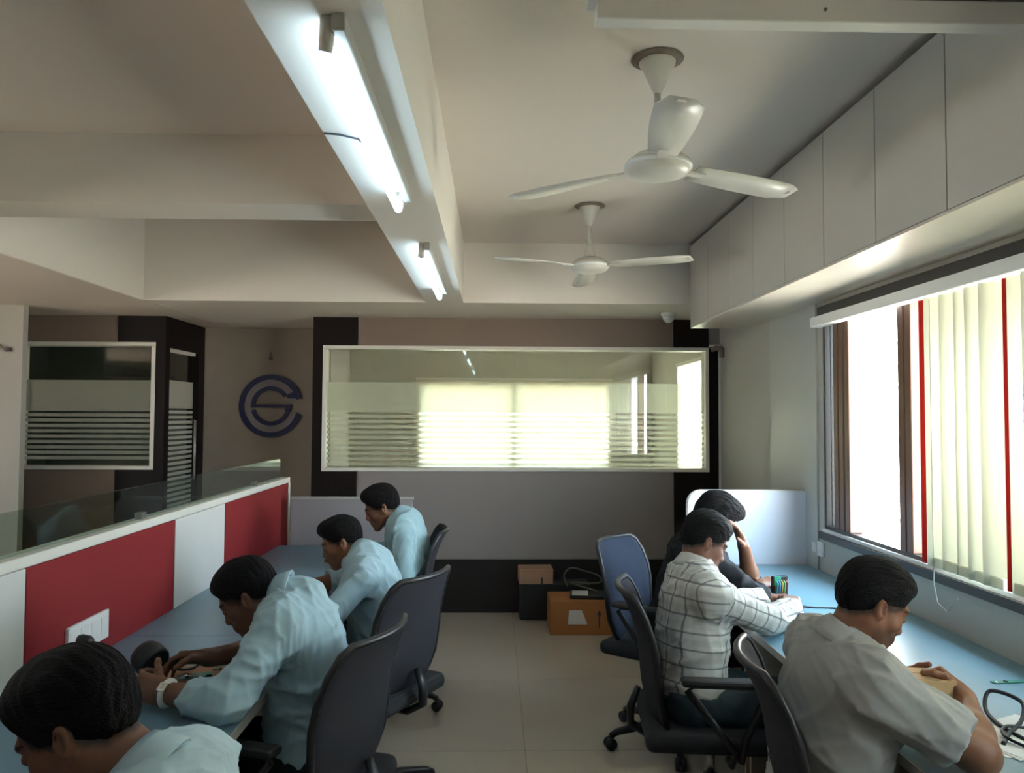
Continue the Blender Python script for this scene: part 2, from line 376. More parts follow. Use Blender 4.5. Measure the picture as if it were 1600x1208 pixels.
# outer room shell: behind the camera and far left
sh = MB(); sh.box((-6.2, -2.8, 0), (2.0, -2.7, 3.0)); o = sh.build('wall_rear', M['wallR']); o['kind'] = 'structure'
sh = MB(); sh.box((-6.2, -2.7, 0), (-6.05, 1.5, 2.5)); sh.box((-6.2, 2.7, 0), (-6.05, 7.2, 2.5)); sh.box((-6.2, 1.5, 0), (-6.05, 2.7, .95)); sh.box((-6.2, 1.5, 1.95), (-6.05, 2.7, 2.5)); sh.box((-6.2, 7.1, 0), (-5.2, 7.2, 2.5))
o = sh.build('wall_left', M['wallR']); o['kind'] = 'structure'

# right wall with window opening
RX, SY0, SY1, SZ0, SZ1 = 1.72, 0.30, 3.99, .955, 2.085
rw = MB()
rw.box((RX, -2.7, 0), (RX + .2, SY1, SZ0)); rw.box((RX, -2.7, SZ1), (RX + .2, SY1, 2.76)); rw.box((RX, SY1, 0), (RX + .2, 5.25, 2.76)); rw.box((RX, -2.7, SZ0), (RX + .2, SY0, SZ1))
rw.box((1.815, 5.25, 0), (RX + .2, YB, 2.76))
o = rw.build('wall_right', M['wallR']); o['kind'] = 'structure'
o = bxo('trim_1', (RX - .012, SY1 + .06, .0), (RX - .0005, 4.73, 2.20), mat('pale_wall_panel', (0.44, 0.45, 0.43), .4), kind='structure', bevel=.002)
o = bxo('trim_2', (RX - .022, SY0, SZ0 - .035), (RX + .06, SY1 + .03, SZ0), M['alu_dark'], kind='structure')
o = bxo('recess_shade', (RX - .014, SY0, SZ1 - .012), (RX + .06, SY1 + .03, SZ1 + .045), M['dark'], kind='structure')  # dark strip standing in for the shade of the recess above the headrail
o = bxo('trim_3', (RX - .01, SY0, SZ0 + .001), (RX + .02, SY1, SZ0 + .018), M['alu_white'], kind='structure')
# aluminium sliding window
W3 = thing('window_3', 'x', None); del W3['label']; W3['kind'] = 'structure'
f = MB(); xo0, xo1 = RX + .004, RX + .07
f.box((xo0, SY0, SZ0), (xo1, SY1, SZ0 + .035)); f.box((xo0, SY0, SZ1 - .04), (xo1, SY1, SZ1)); f.box((xo0, SY1 - .02, SZ0), (xo1, SY1, SZ1)); f.box((xo0, SY0, SZ0), (xo1, SY0 + .03, SZ1))
f.build('window_frame', M['alu_dark'], W3)
for y in (3.85, 3.79, 3.73, 3.225, 3.17, 1.95, .9):
    MB().box((RX + .002, y - .024, SZ0 + .035), (RX + .065, y + .024, SZ1 - .04)).build('window_stile', M['alu_brown'], W3, bevel=.004)
bxo('glass_pane', (RX + .03, 3.87, SZ0 + .035), (RX + .035, SY1 - .02, SZ1 - .04), glass_mat('grey_glass', (.55, .58, .60), 1.0), W3)
bxo('glass_pane', (RX + .04, 1.97, SZ0 + .035), (RX + .045, 3.15, SZ1 - .04), M['glass_win'], W3)
bxo('glass_pane', (RX + .04, .92, SZ0 + .035), (RX + .045, 1.93, SZ1 - .04), M['glass_win'], W3)

# building across, seen through the open sash
FB = thing('neighbouring_building', 'sunlit white building with dark louvre slats outside the open window sash', 'building', (4.6, 8.4, -6))
MB().box((0, .78, 0), (4, 9, 12)).build('wall', mat('sunlit_white_render', (.85, .82, .78), .8), FB)
for k in range(16):
    MB().box((-.10, .0, 5.6 + k * .25), (.02, .78, 5.65 + k * .25)).build('louvre_slat', mat('louvre_grey', (.10, .10, .11), .6) if k == 0 else bpy.data.materials['louvre_grey'], FB)
MB().box((-.02, -.04, 0), (.06, .0, 10)).build('louvre_post', bpy.data.materials['louvre_grey'], FB)
GRD = bxo('ground_outside', (2.2, -30, -7.2), (60, 60, -7.0), mat('sunlit_ground', (.55, .46, .36), .9), kind='structure')

# vertical blinds
VB = thing('vertical_blind', 'cream vertical slat blind with red edge slats covering the right window', 'blind', (RX - .045, 1.7, 2.022))
MB().box((-.03, -1.40, -.005), (.03, 2.27, .045)).build('headrail', M['alu_white'], VB, bevel=.004)
slat0 = None
y = 2.960; k = 0
SL = 1.025
while y > .42:
    mt = M['blind']
    a = R(-(16 + 12 * math.sin(k * 1.7)))
    hw = .047
    if k == 0: mt, hw, a = M['blind_red'], .026, R(-12)
    if k == 6: mt, hw, a = M['blind_red'], .012, R(-5)
    mb = MB(); n = 5; vs = []
    for i in range(n):
        u = -1 + 2 * i / (n - 1); cxx = .006 * (1 - u * u)
        X, Y = math.sin(a) * u * hw + cxx * math.cos(a), math.cos(a) * u * hw - cxx * math.sin(a)
        vs += [(X, Y, -SL), (X, Y, 0), (X + .0015, Y, 0), (X + .0015, Y, -SL)]
    fs = []
    for i in range(n - 1):
        for q in range(4): fs.append((i * 4 + q, i * 4 + (q + 1) % 4, i * 4 + 4 + (q + 1) % 4, i * 4 + 4 + q))
    mb.add(vs, fs, True)
    s = mb.build('slat', mt, VB, loc=(0, y - 1.7, -.01))
    if mt is M['blind_red']: s['label'] = 'red blind slat'
    if k not in (0, 6):
        MB().box((-.006, -.040, -SL - .002), (.008, .040, -SL + .035)).build('slat_weight', M['blind'], s, bevel=.002)
    y -= .082 if k == 0 else (.066 if k in (5, 6) else .083); k += 1
ch = MB().tube([(-.01, 1.20 - .001 * (i % 2), -.02 - i * .06) for i in range(19)] + [(-.02, 1.16, -1.16), (-.02, 1.10, -1.18), (-.01, 1.05, -1.12)], .0022, 6).build('control_chain', M['edge'], VB)
W4 = thing('window_4', 'x', None); del W4['label']; W4['kind'] = 'structure'
f = MB()
for y in (1.5, 2.07, 2.64): f.box((-6.16, y, .95), (-6.09, y + .06, 1.95))
f.box((-6.16, 1.5, .95), (-6.09, 2.7, 1.0)); f.box((-6.16, 1.5, 1.9), (-6.09, 2.7, 1.95)); f.build('window_frame', M['alu_brown'], W4)
bxo('glass_pane', (-6.13, 1.56, 1.0), (-6.125, 2.07, 1.9), M['glass_win'], W4); bxo('glass_pane', (-6.13, 2.13, 1.0), (-6.125, 2.64, 1.9), M['glass_win'], W4)

# ------------------------------------------------------------------ overhead loft cabinets
LXF, LZB, LZT = 1.34, 2.16, 2.735
ys = [5.22 - .8535 * i for i in range(9)]
names = ['farthest overhead loft cabinet, at the cross beam end', 'second overhead loft cabinet from the far end', 'third overhead loft cabinet from the far end, beside the near fan blade',
         'fourth overhead loft cabinet from the far end, at the top right corner', 'fifth overhead loft cabinet from the far end, just outside the frame']
for i in range(8):
    y1, y0 = ys[i], ys[i + 1]
    c = thing('loft_cabinet', names[i] if i < 5 else 'overhead loft cabinet behind the camera, %s' % ('beside the fifth', 'in the middle', 'against the rear wall')[i - 5], 'cabinet', (LXF, (y0 + y1) / 2, LZB), group='overhead loft cabinets')
    hy = (y1 - y0) / 2
    MB().box((.02, -hy + .0005, 0.004), (RX - LXF - .002, hy - .0005, LZT - LZB)).build('body', M['dark'], c)
    MB().box((0.0, -hy + .0005, -.006), (RX - LXF - .002, hy - .0005, .004)).build('underside_board', M['soffit'], c)
    for s_ in (-1, 1):
        a, b = (-hy, 0) if s_ < 0 else (0, hy)
        MB().box((0, a + .0025, .006), (.02, b - .0025, LZT - LZB - .018)).build('door', M['door_cab'], c, bevel=.0015)

# ------------------------------------------------------------------ tube lights
def tube_light(y0, y1, label, wire=False):
    cx = -.332; t = thing('tube_light', label, 'light', (cx, (y0 + y1) / 2, 2.33), group='lit tube lights on the long beam'); h = (y1 - y0) / 2
    MB().box((.012, -h, -.035), (.040, h, 0)).build('batten', M['edge'], t, bevel=.004)
    MB().tube([(-.005, -h + .03, -.060), (-.005, h - .03, -.060)], .0135, 14).build('fluorescent_tube', M['tube'], t)
    for e_ in (-1, 1):
        MB().tube([(0, e_ * (h - .022), -.001), (0, e_ * (h - .022), -.045), (-.004, e_ * (h - .028), -.066)], [.014, .015, .014], 12).build('lamp_holder', M['fan'], t)
    if wire:
        MB().tube([(-.01, .05, -.04), (-.05, .04, -.012), (-.10, .03, -.004), (-.14, .02, -.004)], .003, 6).build('wire', M['cable'], t)
tube_light(1.47, 2.70, 'long lit tube light on the beam, nearest the camera', True)
tube_light(3.45, 4.73, 'short-looking lit tube light farther along the beam')
tube_light(-.9, .33, 'added fill tube light on the beam behind the camera')  # unseen lamp, added to lift the fill on the figures' backs
for k_, (y_, lab_) in enumerate(((3.0, 'lit tube light on the lowered ceiling at the left edge of the photo'),)):
    s_ = bpy.data.objects['tube_light'] ; c_ = copy_tree(s_); c_.location = (-3.2, y_, 2.33); c_['label'] = lab_; c_['group'] = 'tube lights over the left aisle'

# overhead white batten at the top right
bt = thing('overhead_trunking', 'white cable trunking crossing under the ceiling at the top right', 'trunking', (.785, 1.85, 2.541))
MB().box((-.54, -.02, -.025), (.545, .03, .035)).build('channel', M['beam'], bt, bevel=.004)
MB().box((-.55, -.032, .042), (.545, .03, .062)).build('cover_strip', M['beam'], bt, bevel=.004)
MB().box((-.53, -.008, .034), (.545, .02, .045)).build('gap', M['dark'], bt)
MB().box((-.56, -.034, .02), (-.54, .035, .066)).build('end_cap', M['white_pl'], bt, bevel=.003)
MB().lathe([(.004, -.024), (.004, -.020)], (.02, 0, .005), 8, 'y').build('screw', M['fan_dark'], bt)
for x in (-.30, .35): MB().tube([(x, 0, .05), (x, 0, .2)], .006, 8).build('hanger_rod', M['fan_dark'], bt)

# ------------------------------------------------------------------ ceiling fans
def fan(loc, a0, label, drop):
    t = thing('ceiling_fan', label, 'fan', loc, group='cream three blade ceiling fans')
    MB().lathe([(.062, 0), (.060, -.02), (.045, -.045), (.022, -.10), (.014, -.115), (.013, -.12)], n=20).build('canopy', M['fan'], t)
    MB().lathe([(.085, 0.0), (.088, -.004), (.060, -.012)], n=20).build('ceiling_ring', M['fan_dark'], t)
    MB().tube([(0, 0, -.1), (0, 0, -drop + .05)], .011, 10).build('down_rod', M['fan'], t)
    MB().lathe([(.012, -drop + .13), (.022, -drop + .12), (.034, -drop + .065), (.036, -drop + .05)], n=18).build('lower_canopy', M['fan'], t)
    MB().lathe([(.03, -drop + .05), (.075, -drop + .042), (.105, -drop + .018), (.112, -drop - .006), (.09, -drop - .026), (.045, -drop - .036), (.012, -drop - .040)], n=28).build('motor', M['fan'], t)
    MB().lathe([(.110, -drop + .012), (.1145, -drop + .004), (.113, -drop - .006)], n=28).build('trim_ring', M['alu_white'], t)
    for k in range(3):
        a = a0 + k * 2 * math.pi / 3; n = 9; vs = []; fs = []
        for i in range(n):
            q = i / (n - 1); rr = .14 + .455 * q; hw = .045 + .022 * math.sin(q * 2.2) - (.03 * max(0, q - .9) / .1)
            for s_, zz in ((-1, .008), (1, -.010)):
                for dz in (.0015, -.0015): vs.append((rr, s_ * hw, -drop + .002 + zz * (1 - .3 * q) + dz - .012 * q))
        for i in range(n - 1):
            b = i * 4
            for p_, q_ in ((0, 2), (2, 3), (3, 1), (1, 0)): fs.append((b + p_, b + q_, b + 4 + q_, b + 4 + p_))
        fs += [(0, 1, 3, 2), ((n - 1) * 4, (n - 1) * 4 + 2, (n - 1) * 4 + 3, (n - 1) * 4 + 1)]
        bl_ = MB().add(vs, fs, True).build('blade', M['fan'], t); bl_.rotation_euler = (0, 0, a)
        br = MB().box((.09, -.018, -drop - .006), (.19, .018, -drop + .002)).build('blade_bracket', M['fan'], bl_, bevel=.003)
fan((.542, 2.53, 2.75), R(24), 'cream ceiling fan nearer the camera, hanging over the aisle', .37)
fan((.540, 4.34, 2.75), R(-32), 'cream ceiling fan farther away, near the cross beam', .35)

# cctv dome and small wall fittings
cc = thing('dome_camera', 'white dome security camera under the cross beam corner', 'camera', (1.31, 5.75, 2.33))
MB().lathe([(.055, 0), (.056, -.02), (.045, -.028)], n=20).build('mount', M['white_pl'], cc)
MB().lathe([(.045, -.028), (.040, -.05), (.022, -.07), (.004, -.076)], n=20).build('dome', M['alu_white'], cc)
cv = thing('pipe_cover', 'small dark pipe cover on the wall beside the interior window', 'pipe cover', (1.80, 6.05, 2.06))
MB().tube([(-.06, .06, .03), (-.03, .02, .035), (.0, -.01, .02), (.0, -.01, -.04)], .022, 10).build('elbow', M['fan_dark'], cv)
MB().box((-.08, .04, .05), (.0, .08, .065)).build('cap', M['white_pl'], cv)

# ------------------------------------------------------------------ wall logo
def arc(r0, r1, a0, a1, n=48):
    A = [R(a0 + (a1 - a0) * i / n) for i in range(n + 1)]
    return [(r1 * math.cos(a), r1 * math.sin(a)) for a in A] + [(r0 * math.cos(a), r0 * math.sin(a)) for a in A[::-1]]
def strip(mb, r0, r1, a0, a1, h0, h1, n=48, ext=None):
    P = arc(r0, r1, a0, a1, n); m = n + 1
    for i in range(n):
        q = [P[i], P[i + 1], P[2 * m - 2 - i], P[2 * m - 1 - i]]
        mb.prism(q, h0, h1)
    return mb
LG = thing('wall_logo', 'round navy and grey letter emblem mounted on the textured alcove wall', 'logo', (-2.00, 6.97, 1.63))
strip(MB(), .170, .236, 14, 346, -.012, -.001).build('grey_ring', M['logo_grey'], LG)
b = strip(MB(), .236, .283, 14, 344, -.022, -.001)
b.prism([(.283 * math.cos(R(14)), .283 * math.sin(R(14))), (.268 * math.cos(R(30)), .268 * math.sin(R(32))), (.15, .105), (.145, .068)], -.0212, -.0015)
b.build('outer_ring', M['logo_navy'], LG)
b = strip(MB(), .140, .176, 33, 184, -.022, -.001)
b.prism([(-.178, -.014), (-.178, .014), (.118, .014), (.118, -.014)], -.0214, -.0014)
b.prism([(.10, .014), (.19, .014), (.176 * math.cos(R(-22)), .176 * math.sin(R(-22))), (.140 * math.cos(R(-24)), .140 * math.sin(R(-24))), (.125, -.014)], -.0207, -.0018)
strip(b, .140, .176, -22, -166, -.022, -.001)
b.build('inner_letter', M['logo_navy'], LG)
hk = thing('wall_hook', 'small brass hook high on the textured alcove wall above the emblem', 'hook', (-2.01, 6.97, 2.06))
MB().tube([(0, 0, .05), (0, -.015, .03), (0, -.03, .0), (0, -.02, -.015), (0, -.008, -.005)], .006, 8).build('hook', M['fan_dark'], hk)
MB().lathe([(.02, -.006), (.02, 0)], (0, 0, 0), 12, 'y').build('plate', M['fan_dark'], hk)

# wire decoration on pillar at far left
wd = thing('wire_bracket', 'small dark wire bracket on the white pillar at the left edge', 'bracket', (-3.52, 5.58, 2.01))
MB().tube([(-.10, -.01, .04), (-.07, -.02, .05), (-.05, -.02, .02), (-.07, -.02, -.03), (-.05, -.02, -.04), (-.02, -.02, .02), (.0, -.02, .03), (.03, -.02, .0), (.06, -.01, .005)], .007, 8).build('wire', M['fan_dark'], wd)
MB().box((.03, -.02, -.015), (.07, 0, .012)).build('clip', M['dark'], wd)

# ------------------------------------------------------------------ left workstation partition
PX = -1.32
PT = thing('partition_screen', 'low office partition with red and white panels and a glass top', 'partition', (PX, 2.5, 0))
MB().box((-.06, -2.5, .02), (-.006, 2.50, 1.118)).build('core', M['whitepanel'], PT)
MB().box((-.066, -2.5, 1.118), (.006, 2.53, 1.150)).build('top_rail', M['trim_w'], PT, bevel=.003)
MB().box((-.066, 2.50, .02), (.008, 2.53, 1.118)).build('end_post', M['trim_w'], PT, bevel=.003)
segs = [(-2.5, -2.1, 'r'), (-2.1, -1.55, 'w'), (-1.55, -.90, 'r'), (-.90, -.275, 'w'), (-.275, .745, 'r'), (.745, 1.335, 'w'), (1.335, 2.495, 'r')]
for a, b, c in segs:
    s = MB().box((-.006, a + .002, .02), (.003, b - .002, 1.114)).build('panel', M['red' if c == 'r' else 'whitepanel'], PT, bevel=.002)
    s['label'] = 'red fabric panel' if c == 'r' else 'white panel'
for a, b in ((-2.5, -.42), (-.415, 2.42)):
    MB().box((-.035, a, 1.150), (-.027, b, 1.276)).build('glass_panel', M['glass_part'], PT, bevel=.001)
for y in (-.9, .5, 1.9): MB().box((-.045, y - .02, 1.148), (-.017, y + .02, 1.175)).build('glass_clamp', M['steel'], PT)
CS = thing('cross_screen', 'low grey screen closing the far end of the left workstation row', 'partition', (-.9, 4.80, 0))
MB().box((-.352, 0, .02), (.40, .03, 1.03)).build('panel', M['lavpanel'], CS, bevel=.004)
MB().box((-.352, -.004, 1.03), (.405, .034, 1.045)).build('top_rail', M['edge'], CS, bevel=.003)

def desk(name, x0, x1, y0, y1, label, gables, front, z=.75):
    t = thing(name, label, 'desk', ((x0 + x1) / 2, (y0 + y1) / 2, 0)); cx, cy = (x0 + x1) / 2, (y0 + y1) / 2
    MB().box((x0 - cx, y0 - cy, z - .025), (x1 - cx, y1 - cy, z)).build('worktop', M['worktop'], t, bevel=.0015)
    e = front - cx; s_ = 1 if front > cx else -1
    MB().box((min(e, e + s_ * .004), y0 - cy, z - .0255), (max(e, e + s_ * .004), y1 - cy, z + .0005)).build('edge_band', M['edge'], t)
    for g in gables: MB().box((x0 - cx + .03, g - cy - .009, 0), (x1 - cx - .03, g - cy + .009, z - .026)).build('gable', M['carcass'], t, bevel=.001)
    bx_ = (x0 + .01 if front > cx else x1 - .028) - cx
    MB().box((bx_, y0 - cy + .02, .25), (bx_ + .018, y1 - cy - .02, z - .027)).build('modesty_panel', M['carcass'], t)
    return t
desk('workstation_desk', PX + .004, -.655, -.2, 1.66, 'blue-grey desk at the bottom left under the nearest seated man', (-.18, 1.64), -.655)
desk('workstation_desk', PX + .004, -.655, 1.662, 2.85, 'blue-grey desk beside the big red panel, with black magnifier', (1.70, 2.83), -.655)
desk('workstation_desk', PX + .004, -.655, 2.852, 4.795, 'far left desk in front of the low grey end screen', (2.875, 4.77), -.655)
desk('window_desk', .975, RX - .004, .3, 1.6, 'pale blue desk under the blinds at the bottom right corner', (.32, 1.58), .975)
desk('window_desk', .975, RX - .004, 1.602, 3.05, 'pale blue window desk with the tan carton held above it', (1.64, 3.03), .975)
desk('window_desk', .975, RX - .004, 3.052, 4.19, 'far pale blue window desk in front of the pale screen', (3.09, 4.16), .975)
# end screen of the window desks (rounded upper corner)
ES = thing('desk_screen', 'pale blue-white desk screen with rounded corner behind the far window desk', 'partition', (1.06, 4.20, 0))
poly = [(0, .3), (.655, .3), (.655, 1.145)] + [(.07 - .07 * math.sin(R(a)), 1.075 + .07 * math.cos(R(a))) for a in range(0, 91, 15)]
MB().prism(poly, 0, .025).build('panel', M['screen'], ES)
MB().tube([(p[0], .0125, p[1]) for p in poly[2:]] + [(0, .0125, .3)], .008, 8).build('edge_trim', M['whitepanel'], ES)
bxo_ = MB().box((.02, .003, 0), (.05, .022, .3)).build('foot', M['edge'], ES); MB().box((.6, .003, 0), (.63, .022, .3)).build('foot', M['edge'], ES)

# sockets
def socket(loc, w_, h_, axis, label, n):
    t = thing('socket_plate', label, 'socket', loc)
    s_ = axis
    MB().box((0 if s_ > 0 else -.012, -w_ / 2, -h_ / 2), (.012 if s_ > 0 else 0, w_ / 2, h_ / 2)).build('plate', M['white_pl'], t, bevel=.003)
    for k in range(n):
        yy = -w_ / 2 + (k + .5) * w_ / n
        MB().box((s_ * .012 - .002, yy - w_ / n * .36, -h_ * .32), (s_ * .012 + .002, yy + w_ / n * .36, h_ * .32)).build('module', M['alu_white'], t, bevel=.001)
    return t
socket((PX + .0035, 2.555, .842), .25, .095, 1, 'white switch and socket plate on the big red panel', 4)
socket((RX, 4.06, .86), .14, .075, -1, 'small white socket plate on the window wall by the pale screen', 2)
pl = thing('power_plug', 'black plug in the white socket plate on the red panel', 'plug', (PX + .017, 2.485, .835))
MB().lathe([(.020, .0), (.022, .012), (.018, .035), (.010, .045)], n=14, axis='x').build('plug_body', M['black_pl'], pl)
MB().tube([(.04, 0, 0), (.06, 0, -.01), (.065, 0, -.04), (.06, -.02, -.082), (.09, -.08, -.083), (.12, -.2, -.083)], .004, 8).build('cord', M['cable_b'], pl)

# ------------------------------------------------------------------ office chair
def make_chair(label, fab):
    t = thing('office_chair', label, 'chair', group='black mesh office chairs')
    MB().lathe([(.035, .055), (.045, .06), (.045, .10), (.03, .115)], n=16).build('base_hub', M['chairframe'], t)
    for k in range(5):
        a = k * 2 * math.pi / 5 + .3; ca, sa = math.cos(a), math.sin(a)
        lg = MB().tube([(ca * .03, sa * .03, .09), (ca * .16, sa * .16, .088), (ca * .27, sa * .27, .075), (ca * .30, sa * .30, .06)], [.024, .020, .016, .014], 10).build('leg', M['chairframe'], t)
        c_ = MB()
        for s_ in (-1, 1):
            c0 = np.array([ca * .30, sa * .30, .027]); ax = np.array([-sa, ca, 0]) * s_
            c_.tube([c0 + ax * .004, c0 + ax * .022], .0265, 14)
        c_.tube([(ca * .30, sa * .30, .025), (ca * .30, sa * .30, .062)], .010, 8)
        c_.build('caster', M['black_pl'], lg)
    MB().tube([(0, 0, .10), (0, 0, .27)], .027, 14).build('lift_sleeve', M['chairframe'], t)
    MB().tube([(0, 0, .26), (0, 0, .40)], .014, 12).build('gas_lift', M['steel'], t)
    MB().box((-.12, -.10, .385), (.13, .10, .425)).build('seat_mechanism', M['chairframe'], t, bevel=.01)
    MB().box((-.25, -.235, .425), (.235, .235, .490)).build('seat', M['seatfab'], t, bevel=.028, seg=4)
    # S curved backrest
    prof = [(-.215, .50), (-.232, .56), (-.246, .62), (-.252, .70), (-.256, .78), (-.270, .86), (-.294, .94), (-.322, 1.00), (-.34, 1.025)]
    prof = [(x, .475 + (z - .50) * .875) for x, z in prof]
    hw = [.165, .195, .212, .222, .226, .224, .214, .196, .165]
    n = 11; vs = []; fs = []
    for (x, z), h_ in zip(prof, hw):
        for i in range(n):
            u = -1 + 2 * i / (n - 1); vs.append((x + .038 * u * u, u * h_, z))
    for (x, z), h_ in zip(prof, hw):
        for i in range(n):
            u = -1 + 2 * i / (n - 1); vs.append((x + .038 * u * u + .018, u * h_, z))
    K = len(prof); o_ = K * n
    for i in range(K - 1):
        for j in range(n - 1):
            a = i * n + j; fs.append((a, a + 1, a + n + 1, a + n)); fs.append((o_ + a, o_ + a + n, o_ + a + n + 1, o_ + a + 1))
    ring = [j for j in range(n)] + [i * n + n - 1 for i in range(1, K)] + [(K - 1) * n + j for j in range(n - 2, -1, -1)] + [i * n for i in range(K - 2, 0, -1)]
    for a, b in zip(ring, ring[1:] + ring[:1]): fs.append((a, o_ + a, o_ + b, b))
    MB().add(vs, fs, True).build('backrest', fab, t, sub=1)
    loop = [np.array(vs[a]) + np.array([.009, 0, 0]) for a in ring]
    MB().tube(loop, .011, 8, closed=True).build('back_frame', M['chairframe'], t)
    MB().tube([(-.10, 0, .40), (-.22, 0, .40), (-.285, 0, .44), (-.285, 0, .50), (-.258, 0, .57)], [.022, .024, .026, .024, .018], 10, flat=.6).build('back_support', M['chairframe'], t)
    for s_ in (-1, 1):
        y = s_ * .275
        ar = MB().tube([(.02, s_ * .22, .415), (.02, y, .42), (.035, y, .46), (-.12, y, .655), (-.10, y, .675), (.12, y, .675), (.135, y, .655), (.065, y, .50), (.05, y, .43)], .012, 8).build('armrest', M['chairframe'], t)
        MB().box((-.14, y - .030, .672), (.13, y + .030, .695)).build('arm_pad', M['black_pl'], ar, bevel=.01)
    return t
CH = [
 (-.53, 1.15, R(180), 'dark chair of the nearest light-blue shirted man, bottom left', 'mesh'),
 (-.60, 2.33, R(162), 'charcoal chair seen from behind, nearest on the left side of the aisle', 'mesh'),
 (-.52, 3.16, R(152), 'charcoal chair behind the middle light-blue shirted man', 'mesh'),
 (-.58, 4.20, R(184), 'dark chair of the farthest light-blue shirted man, seen edge-on', 'mesh'),
 (.965, 1.96, R(-10), 'dark chair of the man in the grey shirt at right', 'mesh'),
 (.785, 2.80, R(-6), 'black chair under the man in the checked shirt', 'mesh'),
 (.84, 3.72, R(-38), 'charcoal chair with bluish daylight tinted into its back, turned towards the aisle by the cardboard box', 'mesh2'),
 (-2.30, 4.35, R(200), 'dark chair beyond the glass-topped partition', 'mesh2'),
]
base_chair = None; chairs = []
for x, y, a, lab, fab in CH:
    if base_chair is None: c = base_chair = make_chair(lab, M[fab])
    else:
        c = copy_tree(base_chair); c['label'] = lab
        if fab != 'mesh':
            for ch_ in c.children:
                if ch_.name.startswith('backrest'):
                    ch_.data = ch_.data.copy(); ch_.data.materials[0] = M[fab]
    c.location = (x, y, 0); c.rotation_euler = (0, 0, a); chairs.append(c)
# ------------------------------------------------------------------ people: signed distance bodies
I3 = np.eye(3)
def V(*a): return np.array(a, float)
def unit(a): a = np.asarray(a, float); return a / (np.linalg.norm(a) + 1e-12)
def mix(a, b, t): return np.asarray(a, float) * (1 - t) + np.asarray(b, float) * t

